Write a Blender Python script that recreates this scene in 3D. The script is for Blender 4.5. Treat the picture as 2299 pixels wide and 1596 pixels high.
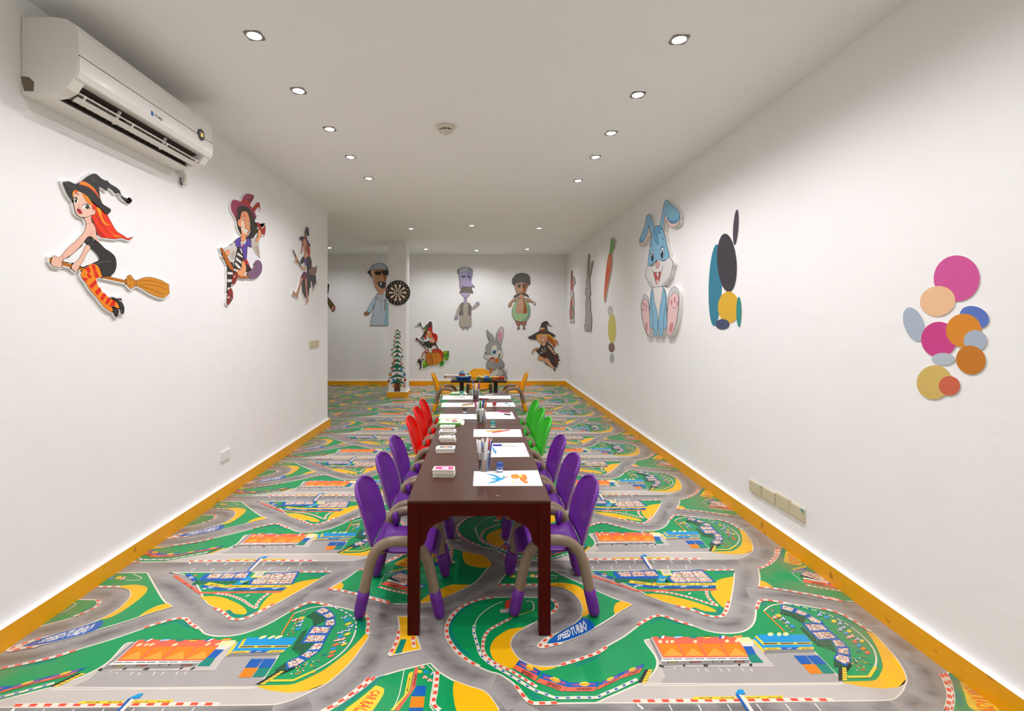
import bpy, bmesh, math, random
from mathutils import Vector, Matrix
random.seed(7)
for _o in list(bpy.data.objects): bpy.data.objects.remove(_o)
SC = bpy.context.scene
COL = SC.collection
# ---------------------------------------------------------------- camera (level, shift lens)
F, CX, CY, E = 1120.0, 1078.4, 722.4, 1.21          # focal in px of the 2299x1596 frame, vanishing point, eye height
cam = bpy.data.cameras.new('camera'); cam.sensor_fit = 'HORIZONTAL'; cam.sensor_width = 36.0
cam.lens = F / 2299 * 36.0
cam.shift_x = (1149.5 - CX) / 2299; cam.shift_y = -(798 - CY) / 2299
cam.clip_start = 0.02
camo = bpy.data.objects.new('camera', cam); COL.objects.link(camo)
camo.location = (0, 0, E); camo.rotation_euler = (math.pi / 2, 0, 0)
SC.camera = camo
# ---------------------------------------------------------------- world, exposure
w = bpy.data.worlds.new('world'); SC.world = w; w.use_nodes = True
w.node_tree.nodes['Background'].inputs[0].default_value = (0, 0, 0, 1)
w.node_tree.nodes['Background'].inputs[1].default_value = 0.0
SC.view_settings.view_transform = 'Standard'; SC.view_settings.look = 'None'
SC.view_settings.exposure = 0.80; SC.view_settings.gamma = 1.0; SC.view_settings.use_curve_mapping = False
LAMP_W = 15.0            # watts of each recessed spot
LAMP_COL = (0.985, 0.965, 1.0)
try:
    SC.cycles.max_bounces = 12; SC.cycles.diffuse_bounces = 4; SC.cycles.adaptive_threshold = 0.03; SC.cycles.glossy_bounces = 4
    SC.cycles.transparent_max_bounces = 12; SC.cycles.sample_clamp_indirect = 6.0
    SC.cycles.use_denoising = True
except Exception: pass
# ---------------------------------------------------------------- room dimensions
XR, XL, YB, YF = 1.646, -1.778, 9.545, -1.7         # right wall, left wall, back wall, wall behind the camera
YLE, XFL = 5.806, -4.6                               # end of the left wall, far left wall
BH, BT = 0.085, 0.029                                # baseboard height and thickness
def ceil_z(x, y):
    u = (x - XL) / (XR - XL); v = (y) / YB
    l = 1.256 + (1.286 - 1.256) * v; r = 1.222 + (1.272 - 1.222) * v
    return E + l + (r - l) * min(max(u, -0.2), 1.05)
# ---------------------------------------------------------------- pixel -> place (only used to measure the photograph)
def onX(px, py, X):
    Y = F * X / (px - CX); return (X, Y, E - (py - CY) * Y / F)
def onY(px, py, Y):
    return ((px - CX) * Y / F, Y, E - (py - CY) * Y / F)
def onZ(px, py, Z):
    Y = F * (E - Z) / (py - CY); return ((px - CX) * Y / F, Y, Z)
# ---------------------------------------------------------------- materials
def lin(c):
    c = c / 255.0
    return c / 12.92 if c <= 0.04045 else ((c + 0.055) / 1.055) ** 2.4
def hexlin(h):
    h = h.lstrip('#')
    if len(h) == 3: h = ''.join(c * 2 for c in h)
    return tuple(lin(int(h[i:i + 2], 16)) for i in (0, 2, 4))
MATS = {}
def nodes_of(m):
    m.use_nodes = True
    nt = m.node_tree; return nt, nt.nodes['Principled BSDF']
def mixc(nt, fac, a, b, mode='MIX'):
    n = nt.nodes.new('ShaderNodeMix'); n.data_type = 'RGBA'; n.blend_type = mode
    for s, v in ((0, fac), (6, a), (7, b)):
        if hasattr(v, 'node'): nt.links.new(v, n.inputs[s])
        else: n.inputs[s].default_value = v if s == 0 else (tuple(v) + (1,))[:4]
    return n.outputs[2]
def noise(nt, scale, detail=3, rough=0.5, vec=None, mscale=None):
    tc = nt.nodes.new('ShaderNodeTexCoord'); src = tc.outputs['Object'] if vec is None else vec
    if mscale:
        mp = nt.nodes.new('ShaderNodeMapping'); mp.inputs['Scale'].default_value = mscale
        nt.links.new(src, mp.inputs[0]); src = mp.outputs[0]
    n = nt.nodes.new('ShaderNodeTexNoise'); n.inputs['Scale'].default_value = scale
    n.inputs['Detail'].default_value = detail; n.inputs['Roughness'].default_value = rough
    nt.links.new(src, n.inputs['Vector']); return n
def ramp(nt, src, a, b, lo=(0, 0, 0), hi=(1, 1, 1)):
    r = nt.nodes.new('ShaderNodeValToRGB'); r.color_ramp.elements[0].position = a; r.color_ramp.elements[1].position = b
    r.color_ramp.elements[0].color = tuple(lo) + (1,); r.color_ramp.elements[1].color = tuple(hi) + (1,)
    nt.links.new(src, r.inputs[0]); return r.outputs[0]
def bump(nt, bs, h, strength, dist=0.01):
    b = nt.nodes.new('ShaderNodeBump'); b.inputs['Strength'].default_value = strength; b.inputs['Distance'].default_value = dist
    nt.links.new(h, b.inputs['Height']); nt.links.new(b.outputs[0], bs.inputs['Normal'])
def solid(h, rough=0.5, vary=0.05, metal=0.0, spec=0.5, coat=0.0, scale=9.0, name=None):
    key = (h, rough, vary, metal, spec, coat)
    if key in MATS: return MATS[key]
    m = bpy.data.materials.new(name or 'paint_' + h); nt, bs = nodes_of(m)
    c = hexlin(h)
    if vary:
        nz = noise(nt, scale, 2)
        lo = tuple(x * (1 - vary) for x in c); hi = tuple(min(1, x * (1 + vary)) for x in c)
        nt.links.new(mixc(nt, nz.outputs[0], lo, hi), bs.inputs['Base Color'])
    else: bs.inputs['Base Color'].default_value = c + (1,)
    bs.inputs['Roughness'].default_value = rough; bs.inputs['Metallic'].default_value = metal
    bs.inputs['Specular IOR Level'].default_value = spec; bs.inputs['Coat Weight'].default_value = coat
    MATS[key] = m; return m
def wall_mat(name, h, bumpy=0.25):
    m = bpy.data.materials.new(name); nt, bs = nodes_of(m); c = hexlin(h)
    n1 = noise(nt, 3.2, 4, .62)
    col = mixc(nt, n1.outputs[0], tuple(x * .965 for x in c), tuple(min(1, x * 1.03) for x in c))
    nt.links.new(col, bs.inputs['Base Color']); bs.inputs['Roughness'].default_value = 0.62
    bs.inputs['Specular IOR Level'].default_value = 0.3
    if bumpy:
        n2 = noise(nt, 15, 2, 0.55, mscale=(1, .45, 1)); bump(nt, bs, n2.outputs[0], bumpy, 0.008)
    return m
def emis(name, col, s):
    m = bpy.data.materials.new(name); nt, bs = nodes_of(m)
    bs.inputs['Base Color'].default_value = (0, 0, 0, 1)
    bs.inputs['Emission Color'].default_value = tuple(col) + (1,); bs.inputs['Emission Strength'].default_value = s
    return m
# ---------------------------------------------------------------- mesh building
class MB:
    def __init__(self): self.v = []; self.f = []; self.m = []
    def add(self, vs, fs, mi=0):
        o = len(self.v); self.v += [tuple(x) for x in vs]
        self.f += [tuple(i + o for i in f) for f in fs]; self.m += [mi] * len(fs); return self
    def box(self, x0, x1, y0, y1, z0, z1, mi=0):
        return self.add([(x0, y0, z0), (x1, y0, z0), (x1, y1, z0), (x0, y1, z0), (x0, y0, z1), (x1, y0, z1), (x1, y1, z1), (x0, y1, z1)],
                        [(0, 3, 2, 1), (4, 5, 6, 7), (0, 1, 5, 4), (1, 2, 6, 5), (2, 3, 7, 6), (3, 0, 4, 7)], mi)
    def prism(self, poly, fn0, fn1, mi=0, caps=True, mside=None):
        n = len(poly); vs = [fn0(*p) for p in poly] + [fn1(*p) for p in poly]
        o = len(self.v); self.v += [tuple(x) for x in vs]
        for i in range(n):
            j = (i + 1) % n; self.f.append((o + i, o + j, o + n + j, o + n + i)); self.m.append(mi if mside is None else mside)
        if caps:
            self.f.append(tuple(o + i for i in range(n))[::-1]); self.m.append(mi)
            self.f.append(tuple(o + n + i for i in range(n))); self.m.append(mi)
        return self
    def lathe(self, prof, c=(0, 0, 0), n=20, mi=0, axis='Z', cap=True):
        o = len(self.v)
        for r, h in prof:
            for k in range(n):
                a = 2 * math.pi * k / n; x, y = r * math.cos(a), r * math.sin(a)
                p = {'Z': (x, y, h), 'Y': (x, h, y), 'X': (h, x, y)}[axis]
                self.v.append((c[0] + p[0], c[1] + p[1], c[2] + p[2]))
        for i in range(len(prof) - 1):
            for k in range(n):
                k2 = (k + 1) % n
                self.f.append((o + i * n + k, o + i * n + k2, o + (i + 1) * n + k2, o + (i + 1) * n + k)); self.m.append(mi)
        if cap:
            self.f.append(tuple(o + k for k in range(n))[::-1]); self.m.append(mi)
            e = o + (len(prof) - 1) * n; self.f.append(tuple(e + k for k in range(n))); self.m.append(mi)
        return self
    def tube(self, path, rad, n=14, mi=0, cap=True):
        P = [Vector(p) for p in path]; o = len(self.v); up = None
        for i, p in enumerate(P):
            t = (P[min(i + 1, len(P) - 1)] - P[max(i - 1, 0)]).normalized()
            if up is None:
                up = Vector((0, 0, 1)) if abs(t.z) < 0.9 else Vector((0, 1, 0))
            s = t.cross(up).normalized(); u = s.cross(t).normalized(); up = u
            r = rad[i] if isinstance(rad, (list, tuple)) else rad
            for k in range(n):
                a = 2 * math.pi * k / n; self.v.append(tuple(p + s * (r * math.cos(a)) + u * (r * math.sin(a))))
        for i in range(len(P) - 1):
            for k in range(n):
                k2 = (k + 1) % n
                self.f.append((o + i * n + k, o + i * n + k2, o + (i + 1) * n + k2, o + (i + 1) * n + k)); self.m.append(mi)
        if cap:
            self.f.append(tuple(o + k for k in range(n))[::-1]); self.m.append(mi)
            e = o + (len(P) - 1) * n; self.f.append(tuple(e + k for k in range(n))); self.m.append(mi)
        return self
    def mesh(self, name, mats, smooth=False):
        me = bpy.data.meshes.new(name); me.from_pydata(self.v, [], self.f)
        for m in (mats if isinstance(mats, (list, tuple)) else [mats]): me.materials.append(m)
        me.polygons.foreach_set('material_index', self.m)
        if smooth: me.polygons.foreach_set('use_smooth', [True] * len(self.f))
        me.update(); return me
    def build(self, name, mats, parent=None, smooth=False, bevel=0, fix=True):
        me = self.mesh(name, mats, smooth)
        if fix or bevel:
            bm = bmesh.new(); bm.from_mesh(me)
            if bevel:
                bmesh.ops.remove_doubles(bm, verts=bm.verts, dist=1e-6)
                bmesh.ops.bevel(bm, geom=[e for e in bm.edges if e.calc_face_angle(0) > 0.5], offset=bevel, segments=2, affect='EDGES', profile=0.6)
            bmesh.ops.recalc_face_normals(bm, faces=bm.faces); bm.to_mesh(me); bm.free()
        return obj(name, me, parent)
def obj(name, me, parent=None, loc=None, rz=0):
    o = bpy.data.objects.new(name, me); COL.objects.link(o)
    if parent is not None: o.parent = parent
    if loc: o.location = loc
    if rz: o.rotation_euler = (0, 0, rz)
    return o
def tag(o, label, cat=None, group=None, kind=None):
    o['label'] = label
    if cat: o['category'] = cat
    if group: o['group'] = group
    if kind: o['kind'] = kind
    return o
def thing(name, label, cat, loc=(0, 0, 0), rz=0, group=None):
    o = bpy.data.objects.new(name, None); COL.objects.link(o); o.location = loc; o.rotation_euler = (0, 0, rz)
    o.empty_display_size = 0.05
    return tag(o, label, cat, group)
def struct(name, o_or_mb, mats=None, label=None, smooth=False, parent=None, bevel=0):
    o = o_or_mb.build(name, mats, parent, smooth, bevel) if isinstance(o_or_mb, MB) else o_or_mb
    if parent is None: o['kind'] = 'structure'
    if label: o['label'] = label
    return o
def copy_tree(o, parent=None):
    c = o.copy(); COL.objects.link(c); c.parent = parent
    for ch in list(o.children):
        copy_tree(ch, c)
    return c
def bake(o):
    """apply the modifiers of o into its mesh"""
    dg = bpy.context.evaluated_depsgraph_get(); dg.update()
    me = bpy.data.meshes.new_from_object(o.evaluated_get(dg)); o.modifiers.clear(); o.data = me; return o
# ---------------------------------------------------------------- 2-D drawing of flat print
def smooth_closed(pts, corner, n=4, closed=True):
    N = len(pts); out = []
    for i in range(N if closed else N - 1):
        p0, p1, p2, p3 = pts[i - 1] if (closed or i > 0) else pts[i], pts[i], pts[(i + 1) % N], pts[(i + 2) % N] if (closed or i + 2 < N) else pts[(i + 1) % N]
        c1, c2 = corner[i], corner[(i + 1) % N]
        if c1 and c2: out.append(p1); continue
        d = math.hypot(p2[0] - p1[0], p2[1] - p1[1]) or 1
        def tan(a, b, q):
            t = (b[0] - a[0], b[1] - a[1]); L = math.hypot(*t) or 1
            k = min(1.0, 0.5 * L / d) * d / L * 1.0
            return (t[0] * k, t[1] * k)
        m1 = (p2[0] - p1[0], p2[1] - p1[1]) if c1 else tan(p0, p2, p1)
        m2 = (p2[0] - p1[0], p2[1] - p1[1]) if c2 else tan(p1, p3, p2)
        for k in range(n):
            t = k / n; t2, t3 = t * t, t * t * t
            h1, h2, h3, h4 = 2 * t3 - 3 * t2 + 1, t3 - 2 * t2 + t, -2 * t3 + 3 * t2, t3 - t2
            out.append((h1 * p1[0] + h2 * m1[0] + h3 * p2[0] + h4 * m2[0], h1 * p1[1] + h2 * m1[1] + h3 * p2[1] + h4 * m2[1]))
    if not closed: out.append(pts[-1])
    return out
def parse_pts(toks):
    pts, cor = [], []
    for t in toks:
        c = t.endswith('!'); a, b = t.rstrip('!').split(','); pts.append((float(a), float(b))); cor.append(c)
    return pts, cor
def offset_poly(pts, b):
    A = sum(pts[i - 1][0] * pts[i][1] - pts[i][0] * pts[i - 1][1] for i in range(len(pts)))
    s = 1 if A > 0 else -1; out = []; n = len(pts)
    for i in range(n):
        p0, p1, p2 = pts[i - 1], pts[i], pts[(i + 1) % n]
        e1 = (p1[0] - p0[0], p1[1] - p0[1]); e2 = (p2[0] - p1[0], p2[1] - p1[1])
        l1 = math.hypot(*e1) or 1; l2 = math.hypot(*e2) or 1
        nx = s * (e1[1] / l1 + e2[1] / l2); ny = -s * (e1[0] / l1 + e2[0] / l2)
        L = math.hypot(nx, ny)
        if L < 0.3: nx, ny, L = nx, ny, max(L, .3)
        k = b / L * min(1.35, 2 / max(L, 0.5)) if L else 0
        out.append((p1[0] + nx * k, p1[1] + ny * k))
    return out
def stroke(pts, w, closed=False):
    """ribbon quads along a polyline"""
    n = len(pts); L = []; R = []
    for i in range(n):
        a = pts[i - 1] if (closed or i > 0) else pts[i]; b = pts[(i + 1) % n] if (closed or i < n - 1) else pts[i]
        t = (b[0] - a[0], b[1] - a[1]); l = math.hypot(*t) or 1
        nx, ny = -t[1] / l * w / 2, t[0] / l * w / 2
        L.append((pts[i][0] + nx, pts[i][1] + ny)); R.append((pts[i][0] - nx, pts[i][1] - ny))
    q = []
    for i in range(n if closed else n - 1):
        j = (i + 1) % n; q.append([L[i], L[j], R[j], R[i]])
    return q
def ellipse(cx, cy, rx, ry, rot=0, n=0):
    n = n or (16 if max(rx, ry) < 20 else 28)
    c, s = math.cos(math.radians(rot)), math.sin(math.radians(rot))
    return [(cx + rx * math.cos(2 * math.pi * k / n) * c - ry * math.sin(2 * math.pi * k / n) * s,
             cy + rx * math.cos(2 * math.pi * k / n) * s + ry * math.sin(2 * math.pi * k / n) * c) for k in range(n)]
_TXT = {}
def text_polys(s, res=2):
    """outline faces of a word, scaled to the unit square"""
    if (s, res) in _TXT: return _TXT[(s, res)]
    cu = bpy.data.curves.new('t', 'FONT'); cu.body = s; cu.resolution_u = res; cu.offset = 0.028
    o = bpy.data.objects.new('t', cu); COL.objects.link(o)
    dg = bpy.context.evaluated_depsgraph_get(); dg.update()
    me = bpy.data.meshes.new_from_object(o.evaluated_get(dg))
    V = [(v.co.x, v.co.y) for v in me.vertices]; P = [[V[i] for i in p.vertices] for p in me.polygons]
    bpy.data.objects.remove(o); bpy.data.curves.remove(cu); bpy.data.meshes.remove(me)
    x0 = min(v[0] for v in V); x1 = max(v[0] for v in V); y0 = min(v[1] for v in V); y1 = max(v[1] for v in V)
    P = [[((x - x0) / (x1 - x0), (y - y0) / (y1 - y0)) for x, y in p] for p in P]
    _TXT[(s, res)] = P; return P
def text_in_quad(s, q, res=2):
    """q = bottom-left, bottom-right, top-right, top-left"""
    out = []
    for p in text_polys(s, res):
        out.append([tuple((q[0][k] * (1 - u) + q[1][k] * u) * (1 - v) + (q[3][k] * (1 - u) + q[2][k] * u) * v for k in (0, 1)) for u, v in p])
    return out
# ================================================================ the room
M_WALL = wall_mat('wall_paint', 'f7f5f4'); M_CEIL = wall_mat('ceiling_paint', 'faf9f7', 0)
def yellow_paint():
    m = bpy.data.materials.new('yellow_gloss_paint'); nt, bs = nodes_of(m)
    n1 = noise(nt, 3.0, 2); n2 = noise(nt, 40, 2, mscale=(.3, .3, 1.5)); n3 = noise(nt, 14, 2)
    c = mixc(nt, n1.outputs[0], hexlin('eda203'), hexlin('fdb505'))
    c = mixc(nt, ramp(nt, n3.outputs[0], .68, .74), c, hexlin('c07a08'))
    nt.links.new(c, bs.inputs['Base Color']); bs.inputs['Roughness'].default_value = 0.33
    bump(nt, bs, n2.outputs[0], 0.25, 0.004); return m
M_YEL = yellow_paint(); M_LEDGE = wall_mat('ledge_white_paint', 'f6f4f2', 0)
T = 0.12
struct('wall_right', MB().box(XR, XR + T, YF - T, YB + T, -.05, 2.62), M_WALL)
struct('wall_left', MB().box(XFL, XL, YF - T, YLE, -.05, 2.62), M_WALL)
struct('wall_back', MB().box(XFL - T, XR, YB, YB + T, -.05, 2.62), M_WALL)
struct('wall_front', MB().box(XL, XR, YF - T, YF, -.05, 2.62), M_WALL)
struct('wall_far_left', MB().box(XFL - T, XFL, YLE, YB, -.05, 2.62), M_WALL)
# ceiling: a slab whose underside is a little out of level
nx, ny = 14, 22; vs = []; fs = []
for lay in (0, 1):
    for j in range(ny + 1):
        for i in range(nx + 1):
            x = XFL - .05 + (XR + .05 - XFL + .05) * i / nx; y = YF - .05 + (YB - YF + .1) * j / ny
            vs.append((x, y, ceil_z(x, y) if lay == 0 else 2.66))
W1 = nx + 1; N1 = W1 * (ny + 1)
for j in range(ny):
    for i in range(nx):
        a = j * W1 + i; fs.append((a, a + W1, a + W1 + 1, a + 1)); fs.append((N1 + a, N1 + a + 1, N1 + a + W1 + 1, N1 + a + W1))
for i in range(nx): fs += [(i, i + 1, N1 + i + 1, N1 + i), (ny * W1 + i, N1 + ny * W1 + i, N1 + ny * W1 + i + 1, ny * W1 + i + 1)]
for j in range(ny):
    a = j * W1; b = a + W1; fs += [(a, N1 + a, N1 + b, b), (a + nx, b + nx, N1 + b + nx, N1 + a + nx)]
struct('ceiling', MB().add(vs, fs), M_CEIL, smooth=False)
# column
CXa, CXb, CYa, CYb = -1.475, -1.195, 8.015, 8.375
struct('column', MB().box(CXa, CXb, CYa, CYb, -.02, ceil_z(-1.3, 8.2) + .02), M_WALL, label='white square column standing in front of the back wall')
# baseboards: yellow front, white painted ledge on top
def baseboard(name, x0, x1, y0, y1, label=None):
    m = MB().box(x0, x1, y0, y1, 0.0, BH, 0)
    m.m[1] = 1
    return struct(name, m, [M_YEL, M_LEDGE], label)
baseboard('baseboard_right', XR - BT, XR, YF, YB)
baseboard('baseboard_left', XL, XL + BT, YF, YLE + BT)
baseboard('baseboard_left_end', XFL, XL, YLE, YLE + BT)
baseboard('baseboard_back', XFL, XR - BT, YB - BT, YB)
def ring(name, x0, x1, y0, y1, t):
    m = MB()
    for a in ((x0 - t, x1 + t, y0 - t, y0), (x0 - t, x1 + t, y1, y1 + t), (x0 - t, x0, y0, y1), (x1, x1 + t, y0, y1)):
        k = len(m.m); m.box(*a, 0, BH, 0); m.m[k + 1] = 1
    return struct(name, m, [M_YEL, M_LEDGE])
ring('baseboard_column', CXa, CXb, CYa, CYb, BT * .9)
# ---------------------------------------------------------------- recessed square spots
M_CHROME = solid('8a8078', .38, .03, .75); M_LAMP = emis('lamp_disc', (1, .98, .95), 14.0); M_LAMP.cycles.emission_sampling = 'NONE'
M_WCOL = solid('e9e4dc', .45, .02)
LS = 0.073 / 2
def spot_meshes():
    fr = MB()
    o_, i_ = LS, LS * .84; n = 24
    sq = []
    for k in range(n):
        a = 2 * math.pi * (k + .5) / n; c, s = math.cos(a), math.sin(a); r = 1 / max(abs(c), abs(s)); sq.append((c * r, s * r))
    vs = [(x * o_, y * o_, 0) for x, y in sq] + [(x * o_, y * o_, -.004) for x, y in sq]
    vs += [(math.cos(2 * math.pi * (k + .5) / n) * i_, math.sin(2 * math.pi * (k + .5) / n) * i_, -.004) for k in range(n)]
    vs += [(math.cos(2 * math.pi * (k + .5) / n) * i_ * .96, math.sin(2 * math.pi * (k + .5) / n) * i_ * .96, .0) for k in range(n)]
    fs = []
    for L in range(3):
        for k in range(n):
            k2 = (k + 1) % n; fs.append((L * n + k, L * n + k2, (L + 1) * n + k2, (L + 1) * n + k))
    fr.add(vs, fs)
    d = MB().lathe([(i_ * .94, -.001), (i_ * .94, -.003), (i_ * .6, -.0055), (0.001, -.0065)], n=20)
    return fr.mesh('frame', M_CHROME), d.mesh('bulb', M_LAMP, True)
SPOT_F, SPOT_D = spot_meshes()
def downlight(x, y, label, watts=1.0):
    z = ceil_z(x, y)
    t = thing('recessed_spotlight', label, 'ceiling light', (x, y, z - .0005), 0, 'recessed ceiling spots')
    obj('frame', SPOT_F, t); obj('bulb', SPOT_D, t)
    ld = bpy.data.lights.new('spot_light', 'SPOT'); ld.energy = LAMP_W * watts; ld.color = LAMP_COL
    ld.spot_size = math.radians(156); ld.spot_blend = 1.0; ld.shadow_soft_size = 0.03
    lo = bpy.data.objects.new('spot_light', ld); COL.objects.link(lo); lo.parent = t; lo.location = (0, 0, -.028)
    return t
def place_spot(px, py, label, watts=1.0):
    y = 2.0
    for _ in range(30):
        x = (px - CX) * y / F; y = F * (ceil_z(x, y) - E) / (CY - py)
    return downlight(x, y, label, watts)
ordn = ['nearest', 'second nearest', 'third nearest', 'fourth nearest', 'farthest']
for i, (px, py) in enumerate([(571, 79), (670, 203), (740, 289), (787, 352), (828, 400)]):
    place_spot(px, py, 'square chrome recessed spot, %s in the row on the left of the ceiling' % ordn[i])
for i, (px, py) in enumerate([(1525, 88), (1432, 212), (1372, 298), (1337, 352), (1298, 405)]):
    place_spot(px, py, 'square chrome recessed spot, %s in the row on the right of the ceiling' % ordn[i])
for (px, py), s in zip([(923, 513), (1059, 506), (1210, 512)], ['left', 'middle', 'right']):
    place_spot(px, py, 'small recessed spot, %s one of the front trio over the far end' % s, 1.2)
for (px, py), s in zip([(956, 559), (1070, 562), (1184, 559)], ['left', 'middle', 'right']):
    place_spot(px, py, 'small recessed spot, %s one of the trio close to the back wall' % s, 1.2)
place_spot(740, 556, 'recessed spot half hidden behind the end of the left wall', 1.3)
for y, q in ((1.62, 'first'), (0.9, 'second'), (0.15, 'third'), (-0.7, 'last')):     # the two rows go on above and behind the camera
    for x, s in ((-1.0, 'left'), (0.88, 'right')):
        downlight(x, y, 'square recessed spot of the %s row, %s one outside the upper frame edge' % (s, q), .85)
# ---------------------------------------------------------------- smoke detector
z = ceil_z(-.22, 3.2); t = thing('smoke_detector', 'round white smoke detector on the middle of the ceiling', 'smoke detector', (-.223, 3.2, z))
Wm = solid('ded5c6', .5, .03)
MB().lathe([(.06, 0), (.061, -.012), (.052, -.016), (.047, -.018)], n=32).build('base', Wm, t, True)
MB().lathe([(.036, -.016), (.036, -.034)], n=24).build('sensor_chamber', solid('2a1d10', .7, .1), t, True)
cg = MB().lathe([(.047, -.0165), (.046, -.021), (.036, -.022)], n=32, cap=False).lathe([(.037, -.03), (.044, -.031), (.041, -.037), (.022, -.04), (.02, -.05), (.012, -.053), (.001, -.054)], n=32, cap=False)
cg.build('cover', Wm, t, True, fix=False)
for k in range(8):
    a = 2 * math.pi * k / 8 + .3; c, s = math.cos(a), math.sin(a)
    MB().box(-.003, .003, -.0025, .0025, -.032, -.02).build('rib', Wm, t).matrix_local = Matrix.Translation((c * .04, s * .04, 0)) @ Matrix.Rotation(a, 4, 'Z')
# ================================================================ printed vinyl floor (race tracks), one repeat drawn and laid out on its lattice
LA, LB = (1.957, 0.018), (-0.003, 0.950)
CROP = {'c1': (1000, 1300, .195737), 'c2': (1400, 1300, .195737), 'c3': (1800, 1300, .195737), 'c4': (1300, 1150, .20009),
        'c5': (1640, 1150, .20009), 'c6': (0, 1300, .195737), 'c7': (400, 1300, .195737), 'c8': (700, 1300, .195737)}
def floor_pt(crop, i, j, x, y):
    x0, y0, s = CROP[crop]; X, Y, _ = onZ(x0 + x * s, y0 + y * s, 0.0)
    return (X + i * LA[0] + j * LB[0], Y + i * LA[1] + j * LB[1])
FCOL = dict(g='0d9858', y='ffbb12', c='eadfcf', r='ee4f36', a='a39e9b', l='c6beb6', p='aca6a2', b='0b5cb2', q='0b97d6', t='0b8673', o='fb8408', s='f4694c',
            k='2a2a28', w='f3efe8', d='6f6c6b', n='0e7448', x='crowd', Y='f4cf35', u='efe4a6', O='fca238', h='f2600c', m='8a8582')
FM = {}
def floor_shader(key):
    if key in FM: return FM[key]
    m = bpy.data.materials.new('floor_print_' + key); nt, bs = nodes_of(m)
    geo = nt.nodes.new('ShaderNodeNewGeometry'); pos = geo.outputs['Position']
    if key == 'x':
        vo = nt.nodes.new('ShaderNodeTexVoronoi'); vo.inputs['Scale'].default_value = 300; nt.links.new(pos, vo.inputs['Vector'])
        sep = nt.nodes.new('ShaderNodeSeparateColor'); nt.links.new(vo.outputs['Color'], sep.inputs[0])
        r = nt.nodes.new('ShaderNodeValToRGB'); r.color_ramp.interpolation = 'CONSTANT'
        cols = ['f1e2cf', 'e0603f', 'f4efe6', '3a3f8a', 'f0b0a0', 'f3d060', 'efe6da', '2d2d3d', 'e9c3b0']
        els = r.color_ramp.elements
        for i, h in enumerate(cols):
            e = els[i] if i < 2 else els.new(i / len(cols)); e.position = i / len(cols); e.color = hexlin(h) + (1,)
        nt.links.new(sep.outputs[0], r.inputs[0]); col = r.outputs[0]
    else:
        col = None; base = hexlin(FCOL[key])
        n1 = noise(nt, 6, 3, .65, pos)
        col = mixc(nt, n1.outputs[0], tuple(v * .92 for v in base), tuple(min(1, v * 1.06) for v in base))
        if key == 'a':
            at = nt.nodes.new('ShaderNodeAttribute'); at.attribute_name = 'wear'
            n2 = noise(nt, 9, 3, .65, pos, (.35, 1.4, 1))
            mu = nt.nodes.new('ShaderNodeMath'); mu.operation = 'MULTIPLY'; nt.links.new(at.outputs['Fac'], mu.inputs[0]); nt.links.new(ramp(nt, n2.outputs[0], .2, .62), mu.inputs[1])
            col = mixc(nt, mu.outputs[0], col, hexlin('6e6a68'))
            col = mixc(nt, ramp(nt, n1.outputs[0], .5, .8), col, hexlin('ada7a2'))
    # scuffs and ground-in dirt, heavier along the walls where nobody walks it clean
    sx = nt.nodes.new('ShaderNodeSeparateXYZ'); nt.links.new(pos, sx.inputs[0])
    def edge(a, b):
        mr = nt.nodes.new('ShaderNodeMapRange'); mr.inputs[1].default_value = a; mr.inputs[2].default_value = b; nt.links.new(sx.outputs[0], mr.inputs[0]); return mr.outputs[0]
    mx = nt.nodes.new('ShaderNodeMath'); mx.operation = 'MAXIMUM'; nt.links.new(edge(1.15, 1.62), mx.inputs[0]); nt.links.new(edge(-1.40, -1.78), mx.inputs[1])
    nd = noise(nt, 5, 4, .7, pos); mm = nt.nodes.new('ShaderNodeMath'); mm.operation = 'MULTIPLY'; nt.links.new(mx.outputs[0], mm.inputs[0]); nt.links.new(ramp(nt, nd.outputs[0], .36, .62), mm.inputs[1])
    m2 = nt.nodes.new('ShaderNodeMath'); m2.operation = 'MULTIPLY'; nt.links.new(mm.outputs[0], m2.inputs[0]); m2.inputs[1].default_value = .65
    col = mixc(nt, m2.outputs[0], col, hexlin('937c60'))
    nt.links.new(col, bs.inputs['Base Color'])
    bs.inputs['Roughness'].default_value = .38
    bs.inputs['Specular IOR Level'].default_value = .22
    FM[key] = m; return m
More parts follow.
